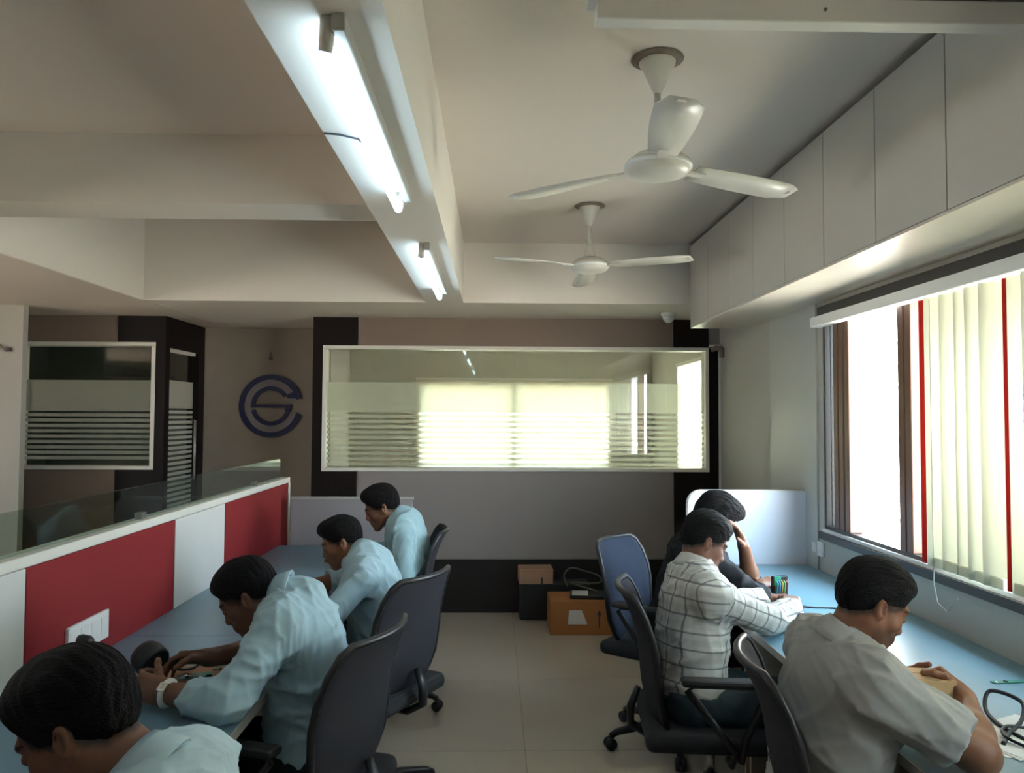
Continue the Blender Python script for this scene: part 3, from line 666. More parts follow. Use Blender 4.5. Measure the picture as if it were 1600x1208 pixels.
class Sdf:
    def __init__(s): s.p = []
    def cone(s, a, b, ra, rb, k=.02, op='u', clip=None):
        s.p.append(('c', V(*a), V(*b), ra, rb, k, op, clip)); return s
    def ell(s, c, r, M_=I3, k=.02, op='u'):
        s.p.append(('e', V(*c), np.array(r, float), np.array(M_, float), 0, k, op, None)); return s
    def box(s, c, h, rad, M_=I3, k=.02, op='u'):
        s.p.append(('b', V(*c), np.array(h, float), np.array(M_, float), rad, k, op, None)); return s
    def plane(s, p, n, k=.01):
        s.p.append(('p', V(*p), unit(n), 0, 0, k, 's', None)); return s
    def bounds(s):
        lo, hi = V(9, 9, 9), V(-9, -9, -9)
        for q in s.p:
            if q[6] == 's': continue
            if q[0] == 'c': r = max(q[3], q[4]); l, h = np.minimum(q[1], q[2]) - r, np.maximum(q[1], q[2]) + r
            elif q[0] == 'e': l, h = q[1] - q[2].max(), q[1] + q[2].max()
            else: r = np.linalg.norm(q[2]) + q[4]; l, h = q[1] - r, q[1] + r
            lo, hi = np.minimum(lo, l), np.maximum(hi, h)
        return lo, hi
    def field(s, lo, n, h, disp=None):
        F = np.full(n, 1.0, np.float32)
        ax = [(lo[i] + h * np.arange(n[i])).astype(np.float32) for i in range(3)]
        for q in s.p:
            ty, k, op = q[0], q[5], q[6]; pad = k + 3 * h + .008
            if ty == 'c': r = max(q[3], q[4]); l, u = np.minimum(q[1], q[2]) - r - pad, np.maximum(q[1], q[2]) + r + pad
            elif ty == 'e': l, u = q[1] - q[2].max() - pad, q[1] + q[2].max() + pad
            elif ty == 'b': r = np.linalg.norm(q[2]) + q[4] + pad; l, u = q[1] - r, q[1] + r
            else: l, u = V(-99, -99, -99), V(99, 99, 99)
            i0 = np.clip(np.floor((l - lo) / h).astype(int), 0, n); i1 = np.clip(np.ceil((u - lo) / h).astype(int) + 1, 0, n)
            if (i1 <= i0).any(): continue
            sl = tuple(slice(a, b) for a, b in zip(i0, i1))
            X = ax[0][sl[0]][:, None, None]; Y = ax[1][sl[1]][None, :, None]; Z = ax[2][sl[2]][None, None, :]
            if ty == 'c':
                a, b = q[1], q[2]; ba = b - a; bb = ba @ ba + 1e-12
                t = np.clip(((X - a[0]) * ba[0] + (Y - a[1]) * ba[1] + (Z - a[2]) * ba[2]) / bb, 0, 1)
                D = np.sqrt((X - a[0] - t * ba[0]) ** 2 + (Y - a[1] - t * ba[1]) ** 2 + (Z - a[2] - t * ba[2]) ** 2) - (q[3] + (q[4] - q[3]) * t)
                if q[7] is not None:
                    pn = unit(ba); D = np.maximum(D, (X - b[0]) * pn[0] + (Y - b[1]) * pn[1] + (Z - b[2]) * pn[2] - q[7])
            elif ty == 'p':
                D = -((X - q[1][0]) * q[2][0] + (Y - q[1][1]) * q[2][1] + (Z - q[1][2]) * q[2][2]) + 0 * F[sl]
            else:
                c, r, Mq = q[1], q[2], q[3]; x, y, z = X - c[0], Y - c[1], Z - c[2]
                u_ = x * Mq[0, 0] + y * Mq[1, 0] + z * Mq[2, 0]; v_ = x * Mq[0, 1] + y * Mq[1, 1] + z * Mq[2, 1]; w_ = x * Mq[0, 2] + y * Mq[1, 2] + z * Mq[2, 2]
                if ty == 'e':
                    k0 = np.sqrt((u_ / r[0]) ** 2 + (v_ / r[1]) ** 2 + (w_ / r[2]) ** 2); k1 = np.sqrt((u_ / r[0] ** 2) ** 2 + (v_ / r[1] ** 2) ** 2 + (w_ / r[2] ** 2) ** 2) + 1e-6
                    D = k0 * (k0 - 1) / k1
                else:
                    qx, qy, qz = np.abs(u_) - r[0], np.abs(v_) - r[1], np.abs(w_) - r[2]
                    D = np.sqrt(np.maximum(qx, 0) ** 2 + np.maximum(qy, 0) ** 2 + np.maximum(qz, 0) ** 2) + np.minimum(np.maximum(qx, np.maximum(qy, qz)), 0) - q[4]
            G = F[sl]
            if op == 'u':
                hh = np.maximum(k - np.abs(G - D), 0) / k; F[sl] = np.minimum(G, D) - hh * hh * k * .25
            else:
                D = -D; hh = np.maximum(k - np.abs(G - D), 0) / k; F[sl] = np.maximum(G, D) + hh * hh * k * .25
        if disp is not None:
            near = np.abs(F) < .03
            I = np.nonzero(near); F[I] += disp(ax[0][I[0]], ax[1][I[1]], ax[2][I[2]]).astype(np.float32)
        return F

CORN = [(0, 0, 0), (1, 0, 0), (0, 1, 0), (1, 1, 0), (0, 0, 1), (1, 0, 1), (0, 1, 1), (1, 1, 1)]
EDG = [(0, 1), (2, 3), (4, 5), (6, 7), (0, 2), (1, 3), (4, 6), (5, 7), (0, 4), (1, 5), (2, 6), (3, 7)]
def nets(F, lo, h):
    S = F < 0; n = F.shape
    cnt = np.zeros((n[0] - 1, n[1] - 1, n[2] - 1), np.int8)
    for a, b, c in CORN: cnt += S[a:n[0] - 1 + a, b:n[1] - 1 + b, c:n[2] - 1 + c]
    I = np.argwhere((cnt > 0) & (cnt < 8))
    if len(I) == 0: return np.zeros((0, 3)), np.zeros((0, 4), int)
    vals = np.stack([F[I[:, 0] + a, I[:, 1] + b, I[:, 2] + c] for a, b, c in CORN], 1)
    acc = np.zeros((len(I), 3)); num = np.zeros(len(I)); C_ = np.array(CORN, float)
    for i, j in EDG:
        m = (vals[:, i] < 0) != (vals[:, j] < 0); t = vals[:, i] / (vals[:, i] - vals[:, j] + 1e-12)
        acc[m] += (C_[i] + np.clip(t, 0, 1)[:, None] * (C_[j] - C_[i]))[m]; num += m
    P = (I + acc / num[:, None]) * h + lo
    vid = np.full(cnt.shape, -1, np.int64); vid[I[:, 0], I[:, 1], I[:, 2]] = np.arange(len(I))
    Q = []
    for axx in range(3):
        sl0 = [slice(1, m - 1) for m in n]; sl1 = list(sl0); sl0[axx] = slice(0, n[axx] - 1); sl1[axx] = slice(1, n[axx])
        s0, s1 = S[tuple(sl0)], S[tuple(sl1)]; J = np.argwhere(s0 != s1)
        if len(J) == 0: continue
        fl = s0[J[:, 0], J[:, 1], J[:, 2]]; o_ = np.ones(3, int); o_[axx] = 0; J = J + o_
        b, c = [(1, 2), (2, 0), (0, 1)][axx]; eb = np.zeros(3, int); eb[b] = 1; ec = np.zeros(3, int); ec[c] = 1
        g = lambda K: vid[K[:, 0], K[:, 1], K[:, 2]]
        q = np.stack([g(J - eb - ec), g(J - ec), g(J), g(J - eb)], 1); q[~fl] = q[~fl][:, ::-1]; Q.append(q)
    Q = np.concatenate(Q); return P, Q[(Q >= 0).all(1)]

def extract(S_, h, lo=None, hi=None, disp=None):
    if lo is None: lo, hi = S_.bounds(); lo = lo - 3 * h - .01; hi = hi + 3 * h + .01
    n = tuple(np.ceil((hi - lo) / h).astype(int) + 1)
    return nets(S_.field(lo, n, h, disp), lo, h)

def np_mesh(name, P, Q, m, parent, org, col=None, extra=None):
    me = bpy.data.meshes.new(name); P = P - org
    me.vertices.add(len(P)); me.vertices.foreach_set('co', P.astype(np.float32).ravel())
    me.loops.add(len(Q) * 4); me.loops.foreach_set('vertex_index', Q.ravel().astype(np.int32))
    me.polygons.add(len(Q)); me.polygons.foreach_set('loop_start', np.arange(0, len(Q) * 4, 4, dtype=np.int32))
    me.polygons.foreach_set('use_smooth', np.ones(len(Q), bool))
    me.update(calc_edges=True); me.materials.append(m)
    if col is not None:
        a = me.color_attributes.new('tint', 'FLOAT_COLOR', 'POINT'); a.data.foreach_set('color', np.c_[col, np.ones(len(col))].astype(np.float32).ravel())
    if extra is not None:
        a = me.attributes.new('weave', 'FLOAT_VECTOR', 'POINT'); a.data.foreach_set('vector', extra.astype(np.float32).ravel())
    o = bpy.data.objects.new(name, me); COL.objects.link(o); o.parent = parent; return o

def fold_noise(seed, amp):
    rg = np.random.RandomState(seed); D = rg.normal(size=(7, 3)); D /= np.linalg.norm(D, axis=1)[:, None]; ph = rg.rand(7) * 6.28
    def f(x, y, z):
        wx = .018 * np.sin(x * 21 + y * 13 + ph[0]) ; wy = .018 * np.sin(y * 19 + z * 17 + ph[1]); wz = .02 * np.sin(z * 16 + x * 23 + ph[2])
        x, y, z = x + wx, y + wy, z + wz; t = 0
        for i, (fr_, a_) in enumerate(((34, .42), (47, .36), (61, .25), (83, .18), (120, .10))):
            s_ = np.sin(fr_ * (D[i, 0] * x + D[i, 1] * y + D[i, 2] * z * .8) + ph[i]); t = t + a_ * (1 - np.abs(s_)) ** 2
        return -(t - .35) * amp
    return f

def hair_noise(seed, Hd, Mh, amp):
    ph = np.random.RandomState(seed).rand(8) * 6.28
    def f(x, y, z):
        x, y, z = x - Hd[0], y - Hd[1], z - Hd[2]
        a = x * Mh[0, 0] + y * Mh[1, 0] + z * Mh[2, 0]; b = x * Mh[0, 1] + y * Mh[1, 1] + z * Mh[2, 1]; c = x * Mh[0, 2] + y * Mh[1, 2] + z * Mh[2, 2]
        b2 = b + .006 * np.sin(40 * a + ph[0]) + .004 * np.sin(70 * c + ph[1])
        t = .40 * np.sin(330 * b2 + 60 * c + ph[2]) + .40 * np.sin(520 * b2 - 120 * a + 200 * c + ph[3]) + .25 * np.sin(95 * b2 + 60 * a + 40 * c + ph[4]) + .25 * np.sin(60 * a + 50 * c + ph[5])
        return -t * amp
    return f

def hand(S_, W, D, N, side, curl=(.5, .6, .5), th=.5, scale=.92, spread=.06, each=None):
    """W wrist, D towards the fingers, N out of the palm, side = direction of the thumb across the palm"""
    D = unit(D); N = unit(np.asarray(N, float) - D * (np.asarray(N, float) @ D)); T = unit(side - D * (np.asarray(side) @ D) - N * (np.asarray(side) @ N))
    s = scale; Mh = np.stack([D, T, N], 1)
    S_.ell(W + D * .02 * s, (.040 * s, .029 * s, .020 * s), Mh, k=.02)
    S_.box(W + D * .053 * s, (.034 * s, .030 * s, .006 * s), .0085 * s, Mh, k=.018)
    S_.ell(W + D * .035 * s + T * .022 * s + N * .008 * s, (.030 * s, .014 * s, .014 * s), Mh, k=.015)
    pts = []
    for i, (off, L) in enumerate(zip((.0325, .011, -.0105, -.031), ((.040, .025, .020), (.044, .028, .022), (.041, .026, .021), (.032, .020, .018)))):
        p = W + D * (.088 - .006 * abs(i - 1)) * s + T * off * s; cu = each[i] if each else curl; ang = 0
        sp = (1.5 - i) * spread
        r0 = (.0092, .0095, .0090, .0080)[i] * s
        S_.cone(p - D * .02 * s, p, r0, r0, k=.008)
        for j in range(3):
            ang += cu[j]; d_ = unit((D * math.cos(ang) + N * math.sin(ang)) + T * sp * math.cos(ang)); q = p + d_ * L[j] * s
            S_.cone(p, q, r0 * (1 - .10 * j), r0 * (1 - .10 * (j + 1)), k=.004); p = q
        pts.append(p)
    p = W + D * .022 * s + T * .024 * s + N * .006 * s
    for j, (L, r_) in enumerate(((.040, .0125), (.032, .0105), (.025, .0095))):
        d_ = unit(D * (.62 + .25 * j * (1 - th)) + T * (.72 - .42 * th * j) + N * (.25 + .55 * th * j)); q = p + d_ * L * s
        S_.cone(p, q, r_ * s, r_ * .9 * s, k=.007); p = q
    pts += [p, W, W + D * .09 * s]
    P = np.array(pts); return P.min(0) - .022, P.max(0) + .022

SKIN = {}
def skin_mat(nm, col):
    if nm not in SKIN:
        SKIN[nm] = mat(nm, col, 0.48, var=.10, vscale=30, bump=.06, bscale=250, attr='tint')
        b = SKIN[nm].node_tree.nodes['Principled BSDF']
        b.inputs['Subsurface Weight'].default_value = .12; b.inputs['Subsurface Radius'].default_value = (.012, .005, .003); b.inputs['Subsurface Scale'].default_value = 1.0
    return SKIN[nm]
HAIR = mat('black_hair', (0.007, 0.0055, 0.0055), 0.6, var=.5, vscale=60, bump=.9, bscale=420, stretch=(.12, 1, .6), spec=.14)
M['eye'] = mat('eye_white', (.55, .52, .48), .2)
M['shoe'] = mat('black_shoe_leather', (.015, .013, .013), .35)

def cloth(nm, col, **k):
    return mat(nm, col, .75, var=.06, vscale=14, bump=.10, bscale=900, spec=.25, **k)
def plaid_mat(nm, base, line, line2):
    m = mat(nm, base, .75, var=.04, bump=.08, bscale=900); n = m.node_tree.nodes; l = m.node_tree.links; b = n['Principled BSDF']
    a = n.new('ShaderNodeAttribute'); a.attribute_name = 'weave'; sp = n.new('ShaderNodeSeparateXYZ'); l.new(a.outputs['Vector'], sp.inputs[0])
    def bands(sock, period, width, off):
        ad = n.new('ShaderNodeMath'); ad.operation = 'ADD'; ad.inputs[1].default_value = off + 10 * period; l.new(sock, ad.inputs[0])
        md = n.new('ShaderNodeMath'); md.operation = 'MODULO'; md.inputs[1].default_value = period; l.new(ad.outputs[0], md.inputs[0])
        lt = n.new('ShaderNodeMath'); lt.operation = 'LESS_THAN'; lt.inputs[1].default_value = width; l.new(md.outputs[0], lt.inputs[0]); return lt.outputs[0]
    prev = b.inputs['Base Color'].links[0].from_socket
    for sock, per, wd_, off, c, f_ in ((sp.outputs[0], .058, .020, 0, line2, .30), (sp.outputs[1], .058, .020, 0, line2, .30), (sp.outputs[0], .058, .0065, .02, line, .75), (sp.outputs[1], .058, .0065, .02, line, .75)):
        mx = n.new('ShaderNodeMix'); mx.data_type = 'RGBA'; mm = n.new('ShaderNodeMath'); mm.operation = 'MULTIPLY'; mm.inputs[1].default_value = f_
        l.new(bands(sock, per, wd_, off), mm.inputs[0]); l.new(mm.outputs[0], mx.inputs['Factor']); l.new(prev, mx.inputs['A']); mx.inputs['B'].default_value = (*c, 1); prev = mx.outputs['Result']
    l.new(prev, b.inputs['Base Color']); return m

def person(label, group, sp):
    g = sp.get; seed = g('seed')
    P, C, N, Hd = V(*g('P')), V(*g('C')), V(*g('N')), V(*g('H'))
    fw = unit(g('face')); up = unit(V(*g('headup')) - fw * (V(*g('headup')) @ fw)); lt = np.cross(up, fw); Mh = np.stack([fw, lt, up], 1)
    SH = [V(*a[0]) for a in g('arms')]; L = unit(SH[1] - SH[0])
    def frame(axis):
        a = unit(axis); f_ = unit(np.cross(a, L)); 
        if f_ @ V(fw[0], fw[1], 0) < 0: f_ = -f_
        l_ = unit(np.cross(a, f_)); return np.stack([f_, l_, a], 1)
    Mp, Mc = frame(mix(C - P, V(0, 0, .3), .5)), frame(N - P); Mu = frame(N - C)
    org = V(P[0], P[1], 0)
    root = thing('person', label, 'person', tuple(org), group=group)
    w_ = g('build', 1.0); hs = g('headscale', .94)
    def torso(S_, e, pel=True, arms=True):
        if pel: S_.ell(P, (.115 * w_ + e, .158 * w_ + e, .12 + e), Mp, k=.06)
        S_.ell(mix(P, C, .5), (.105 * w_ + e, .142 * w_ + e, .15 + e), Mc, k=.07)
        S_.ell(C, (.112 * w_ + e, .158 * w_ + e, .165 + e), Mc, k=.07)
        S_.ell(mix(C, N, .55), (.085 * w_ + e, .135 * w_ + e, .085 + e), Mu, k=.06)
        S_.cone(mix(SH[0], N, .25), mix(SH[1], N, .25), .055 * w_ + e, .055 * w_ + e, k=.05)
        for s_ in SH:
            S_.cone(N - unit(N - C) * .01, s_, .048 + e * .6, .050 * w_ + e * .8, k=.05)
    # ---- skin
    B = Sdf(); torso(B, -.014)
    nd = unit(Hd - N)
    B.cone(N + nd * .005, Hd - up * .035 * hs - fw * .012, .054, .054, k=.03)
    boxes = []
    for i, a in enumerate(g('arms')):
        sh, el, wr = V(*a[0]), V(*a[1]), V(*a[2])
        B.cone(sh, el, .048 * w_, .039 * w_, k=.035); B.cone(el, mix(el, wr, .35), .039 * w_, .038 * w_, k=.03); B.cone(mix(el, wr, .35), wr, .038 * w_, .027, k=.03)
        ha = a[3]; boxes.append(hand(B, wr, V(*ha['D']), V(*ha['N']), V(*ha['T']), **ha.get('k', {})))
    legs = g('legs')
    for hp, kn, an in legs:
        B.cone(hp, kn, .078, .052, k=.04); B.cone(kn, an, .052, .036, k=.03)
        B.cone(an, V(*an) + V(fw[0], fw[1], 0) * .12 + V(0, 0, -.03), .034, .026, k=.02)
    def hp_(x, y, z): return Hd + Mh @ (V(x, y, z) * hs)
    def hell(c, r, k=.015, op='u', Rl=I3): B.ell(hp_(*c), np.array(r) * hs, Mh @ Rl, k=k, op=op)
    def hcone(a, b, ra, rb, k=.012, op='u'): B.cone(hp_(*a), hp_(*b), ra * hs, rb * hs, k=k, op=op)
    hell((-.012, 0, .045), (.096, .075, .082), .03)
    hell((.030, 0, -.025), (.058, .056, .082), .03)
    for s_ in (-1, 1):
        hcone((-.012, s_ * .050, -.045), (.068, s_ * .018, -.098), .020, .017, .025)
        hell((.058, s_ * .040, -.020), (.024, .020, .020), .02)
        hcone((.078, s_ * .036, .026), (.088, s_ * .010, .022), .010, .010, .014)
        hell((.096, s_ * .031, .004), (.013, .017, .010), .012, 's')
        hell((.079, s_ * .031, .003), (.0135, .0145, .0125), .004)
        hell((.096, s_ * .0115, -.034), (.010, .0075, .008), .006)
        Re = np.array(Euler((R(-10 * s_), R(-14), R(22 * s_))).to_matrix())
        hell((-.012, s_ * .078, -.006), (.017, .0065, .030), .006, 'u', Re)
        hell((-.008, s_ * .085, -.001), (.009, .006, .018), .004, 's', Re)
        hell((-.002, s_ * .077, -.006), (.005, .006, .008), .004, 'u')
    hcone((.088, 0, .016), (.103, 0, -.026), .0085, .0105, .014); hell((.102, 0, -.030), (.0120, .0125, .0095), .01)
    hcone((.0905, -.015, -.0585), (.0905, .015, -.0585), .0072, .0072, .012); hcone((.089, -.012, -.0705), (.089, .012, -.0705), .0078, .0078, .012)
    hcone((.1015, -.020, -.0645), (.1015, .020, -.0645), .0018, .0018, .003, 's')
    hell((.074, 0, -.103), (.021, .022, .017), .02); hell((.061, 0, -.060), (.0325, .032, .034), .02)
    h1 = g('hres', .0032)
    hb = (Hd - .165 * hs, Hd + .165 * hs)
    boxes = [hb] + boxes
    lo, hi = B.bounds(); Pm, Qm = extract(B, .009)
    allP, allQ, off = [], [], 0
    def outside(Pq, Qq, bxs, sh):
        c = Pq[Qq].mean(1); keep = np.ones(len(Qq), bool)
        for l, u in bxs: keep &= ~((c > l + sh) & (c < u - sh)).all(1)
        return Qq[keep]
    Qm = outside(Pm, Qm, boxes, .010); allP.append(Pm); allQ.append(Qm); off = len(Pm)
    for i, (l, u) in enumerate(boxes):
        h_ = h1 if i == 0 else g('handres', .0032)
        Pi, Qi = extract(B, h_, l, u)
        if len(Qi) == 0: continue
        Qi = outside(Pi, Qi, boxes[:i], .004)
        allP.append(Pi); allQ.append(Qi + off); off += len(Pi)
    PP, QQ = np.concatenate(allP), np.concatenate(allQ)
    used = np.zeros(len(PP), bool); used[QQ.ravel()] = True; rem = np.cumsum(used) - 1; PP = PP[used]; QQ = rem[QQ]
    q = (PP - Hd) @ Mh / hs
    colr = np.ones((len(PP), 3)); head_ = (np.abs(q) < .14).all(1)
    lips = head_ & (q[:, 0] > .082) & (np.abs(q[:, 1]) < .024) & (q[:, 2] > -.080) & (q[:, 2] < -.052); colr[lips] = (.80, .55, .58)
    brow = head_ & (q[:, 0] > .066) & (np.abs(q[:, 2] - .029 + .25 * (np.abs(q[:, 1]) - .030) ** 2 * 30) < .0038) & (np.abs(q[:, 1]) > .010) & (np.abs(q[:, 1]) < .052); colr[brow] = (.12, .10, .10)
    lash = head_ & (q[:, 0] > .080) & (np.abs(q[:, 2] + .004) < .0022) & (np.abs(np.abs(q[:, 1]) - .031) < .014); colr[lash] = (.10, .08, .08)
    if g('beard', 0):
        sm_ = lambda t: np.clip(t, 0, 1) ** 2 * (3 - 2 * np.clip(t, 0, 1))
        wb_ = sm_((-.030 - q[:, 2]) / .032) * sm_((q[:, 0] + .012) / .034) * sm_((q[:, 2] + .128) / .02) * (head_ & ~lips)
        colr *= (1 - g('beard') * wb_)[:, None]
        mo = head_ & (q[:, 0] > .075) & (np.abs(q[:, 1]) < .028) & (q[:, 2] > -.053) & (q[:, 2] < -.040); colr[mo] = colr[mo] * (1 - g('beard'))
    tp = head_ & (q[:, 2] > .05); colr[tp] *= .9
    # ---- hair
    Hs = Sdf(); v_ = g('hairvol', 0.0)
    def he(c, r, k=.02, op='u', Rl=I3): Hs.ell(hp_(*c), np.array(r) * hs, Mh @ Rl, k=k, op=op)
    he((-.014, 0, .047), (.101 + v_ * .5, .079 + v_ * .5, .087 + v_))
    he((.022, 0, .085 + v_), (.068, .060, .044), .03)
    if g('quiff'): he((.054, 0, .094 + v_), (.036, .052, .030), .02)
    he((-.052, 0, .0), (.050, .062, .058), .03)
    he((.128, 0, -.020), (.080, .12, .092 + g('hairline', 0)), .026, 's')
    Hs.box(hp_(.092, 0, -.075), np.array((.085, .14, .070)) * hs, .004, Mh, k=.010, op='s')
    for s_ in (-1, 1): he((-.010, s_ * .098, -.014), (.026, .030, .040), .010, 's')
    Hs.plane(hp_(-.10, 0, -.062 + g('nape', 0)), -(Mh @ V(.25, 0, 1)), k=.01)
    hh_ = g('hairres', .0036)
    Ph, Qh = extract(Hs, hh_, disp=hair_noise(seed, Hd, Mh, g('hairamp', .0022)))
    np_mesh('hair', Ph, Qh, HAIR, root, org)
    sub_ = Ph[::3]; cand = np.nonzero(head_ & (q[:, 2] > -.075) & (np.abs(q[:, 1]) < .079))[0]
    dm = np.full(len(cand), 9.0)
    for i in range(0, len(cand), 1500):
        c_ = PP[cand[i:i + 1500]].astype(np.float32); D2 = (c_ ** 2).sum(1)[:, None] + (sub_.astype(np.float32) ** 2).sum(1)[None] - 2 * c_ @ sub_.astype(np.float32).T
        dm[i:i + 1500] = np.sqrt(np.maximum(D2.min(1), 0))
    tt = np.clip((dm - .002) / np.where(q[cand, 0] > .025, .0045, .013), 0, 1); tt = tt * tt * (3 - 2 * tt)
    colr[cand] *= (.18 + .82 * tt)[:, None]
    body = np_mesh('body', PP, QQ, skin_mat(*g('skin', ('brown_skin', (.20, .085, .045)))), root, org, colr)
    # ---- shirt
    S2 = Sdf(); torso(S2, .012)
    short = g('short')
    for a, cut in zip(g('arms'), g('sleeve')):
        sh, el, wr = V(*a[0]), V(*a[1]), V(*a[2])
        if cut < 1: e_ = mix(sh, el, cut); S2.cone(sh, e_, .064 * w_, .066 * w_, k=.035, clip=0.0)
        else:
            S2.cone(sh, el, .062 * w_, .054 * w_, k=.035); e_ = mix(el, wr, cut - 1); S2.cone(el, e_, .055 * w_, .055, k=.02, clip=0.0)
    hem = P + V(0, 0, g('hem', -.07)); S2.plane(hem, V(0, 0, 1) * -1, k=.008)
    S2.cone(N - nd * .05, N - nd * .004, .074, .066, k=.03); S2.cone(N + nd * .012, N + nd * .12, .050, .056, k=.008, op='s')
    Ps, Qs = extract(S2, g('shirtres', .0065), disp=fold_noise(seed + 3, g('fold', .018)))
    wv = None
    if g('plaid'):
        qt = (Ps - C) @ Mc; wv = np.stack([qt[:, 1], qt[:, 2], qt[:, 0]], 1)
        for a in g('arms'):
            for A_, B_ in ((V(*a[0]), V(*a[1])), (V(*a[1]), V(*a[2]))):
                ax_ = unit(B_ - A_); t_ = (Ps - A_) @ ax_; rr = Ps - A_ - t_[:, None] * ax_; dist = np.linalg.norm(rr, axis=1)
                m_ = (dist < .085) & (t_ > .03) & (t_ < np.linalg.norm(B_ - A_) + .05) & (np.abs(qt[:, 1]) > .135 if A_ is None else True) & ~((np.abs(qt[:, 1]) < .14) & (np.abs(qt[:, 0]) < .12))
                r1 = unit(np.cross(ax_, V(0, 0, 1))); r2 = np.cross(ax_, r1); an_ = np.arctan2(rr @ r2, rr @ r1) * .058
                wv[m_] = np.stack([an_, t_, dist], 1)[m_]
    shirt = np_mesh('shirt', Ps, Qs, g('cloth'), root, org, None, wv)
    # collar
    ax_ = nd; fr_ = unit(V(fw[0], fw[1], 0) - ax_ * (V(fw[0], fw[1], 0) @ ax_)); lf = np.cross(ax_, fr_)
    prof = [(.057, -.012), (.0555, .016), (.058, .034), (.062, .036), (.068, .024), (.078, .000), (.084, -.018), (.080, -.020), (.072, -.004), (.064, .014)]
    nA = 40; vs = []; fs = []
    cc_ = N + nd * .012
    for i in range(nA + 1):
        q_ = R(24 + (336 - 24) * i / nA); fr1 = max(0, math.cos(q_)); dr = fr_ * math.cos(q_) + lf * math.sin(q_)
        for r_, z_ in prof:
            ext = .018 * fr1 ** 3 if r_ > .070 else 0
            vs.append(cc_ + dr * (r_ + ext * .6) * w_ + ax_ * (z_ - ext - .014 * fr1) - org)
    m_ = len(prof)
    for i in range(nA):
        for j in range(m_): fs.append((i * m_ + j, i * m_ + (j + 1) % m_, (i + 1) * m_ + (j + 1) % m_, (i + 1) * m_ + j))
    fs += [tuple(range(m_)), tuple(nA * m_ + j for j in range(m_ - 1, -1, -1))]
    MB().add(vs, fs, True).build('collar', g('collar_mat') or g('cloth'), shirt)
    # ---- trousers, shoes
    T_ = Sdf(); T_.ell(P + V(0, 0, -.02), (.118 * w_, .160 * w_, .115), Mp, k=.05)
    for hp, kn, an in legs:
        T_.cone(hp, kn, .092, .066, k=.05); T_.cone(kn, mix(kn, an, .94), .066, .054, k=.03, clip=0.0)
    T_.plane(P + V(0, 0, .05), V(0, 0, 1), k=.008)
    Pt, Qt = extract(T_, .009, disp=fold_noise(seed + 9, .010)); np_mesh('trousers', Pt, Qt, g('trousers'), root, org)
    for hp, kn, an in legs:
        d0 = unit(V(fw[0], fw[1], 0)); a0 = V(*an); Sh = Sdf(); b0 = V(a0[0], a0[1], .048)
        Sh.cone(b0 - d0 * .03, b0 + d0 * .05, .042, .040, k=.02); Sh.cone(b0 + d0 * .05, b0 + d0 * .17 + V(0, 0, -.008), .040, .036, k=.02); Sh.cone(b0, b0 + V(0, 0, .05), .044, .042, k=.02)
        Sh.plane((0, 0, .004), V(0, 0, -1) * 1, k=.004)
        Px, Qx = extract(Sh, .008); np_mesh('shoe', Px, Qx, M['shoe'], root, org)
    return root, body, shirt, org

def legs_for(P, d, side, knee_z=.50, kn=.42, ank=.40, sp=.10):
    """seated legs: hips beside the pelvis, knees forward along d, feet on the floor"""
    P = V(*P); d = unit(d); s_ = unit(side); out_ = []
    for q in (-1, 1):
        hp = P + s_ * q * .09 + V(0, 0, -.03); k_ = P + s_ * q * sp + d * kn; k_[2] = knee_z; a_ = P + s_ * q * sp + d * ank; a_[2] = .09
        out_.append((tuple(hp), tuple(k_), tuple(a_)))
    return out_

BLUE = cloth('light_blue_shirt_cloth', (.38, .53, .59)); BLUE2 = cloth('pale_blue_shirt_cloth', (.47, .62, .68)); TEAL = cloth('sea_blue_shirt_cloth', (.33, .48, .52))
GREY = cloth('warm_grey_shirt_cloth', (.40, .385, .36)); BLACK = cloth('black_shirt_cloth', (.008, .008, .011))
PLAID = plaid_mat('white_checked_shirt_cloth', (.62, .61, .58), (.13, .13, .14), (.38, .37, .35))
DK = cloth('black_trouser_cloth', (.012, .012, .014)); TQ = cloth('dark_teal_trouser_cloth', (.035, .055, .065)); NV = cloth('charcoal_trouser_cloth', (.03, .03, .035))
GRPL = 'seated men in light blue shirts at the left desks'; GRPR = 'seated men at the window desks'
PEOPLE = {}
# nearest left man
def down(p, yaw=180.0):  # face direction, pitch p degrees below horizontal
    return (math.cos(R(yaw)) * math.cos(R(p)), math.sin(R(yaw)) * math.cos(R(p)), -math.sin(R(p)))
def upv(p, yaw=180.0):
    return (math.cos(R(yaw)) * math.sin(R(p)), math.sin(R(yaw)) * math.sin(R(p)), math.cos(R(p)))

Pq = (-.42, 1.28, .56)
PEOPLE['l1'] = person('man in pale blue shirt nearest the camera, head and shoulder at bottom left', GRPL, dict(
    seed=1, P=Pq, C=(-.50, 1.28, .80), N=(-.555, 1.285, .955), H=(-.675, 1.30, 1.04), face=down(34), headup=upv(34),
    arms=[((-.53, 1.105, .905), (-.66, 1.00, .79), (-.86, 1.12, .79), dict(D=(-1, .3, 0), N=(0, 0, -1), T=(0, 1, 0), k=dict(curl=(.3, .5, .3)))),
          ((-.545, 1.455, .905), (-.68, 1.56, .79), (-.88, 1.45, .79), dict(D=(-1, -.3, 0), N=(0, 0, -1), T=(0, -1, 0), k=dict(curl=(.3, .5, .3))))],
    sleeve=(1.5, 1.5), legs=legs_for(Pq, (-1, 0, 0), (0, 1, 0)), cloth=BLUE2, trousers=DK, hres=.0028, hairres=.0030, hairvol=.004, shirtres=.006))

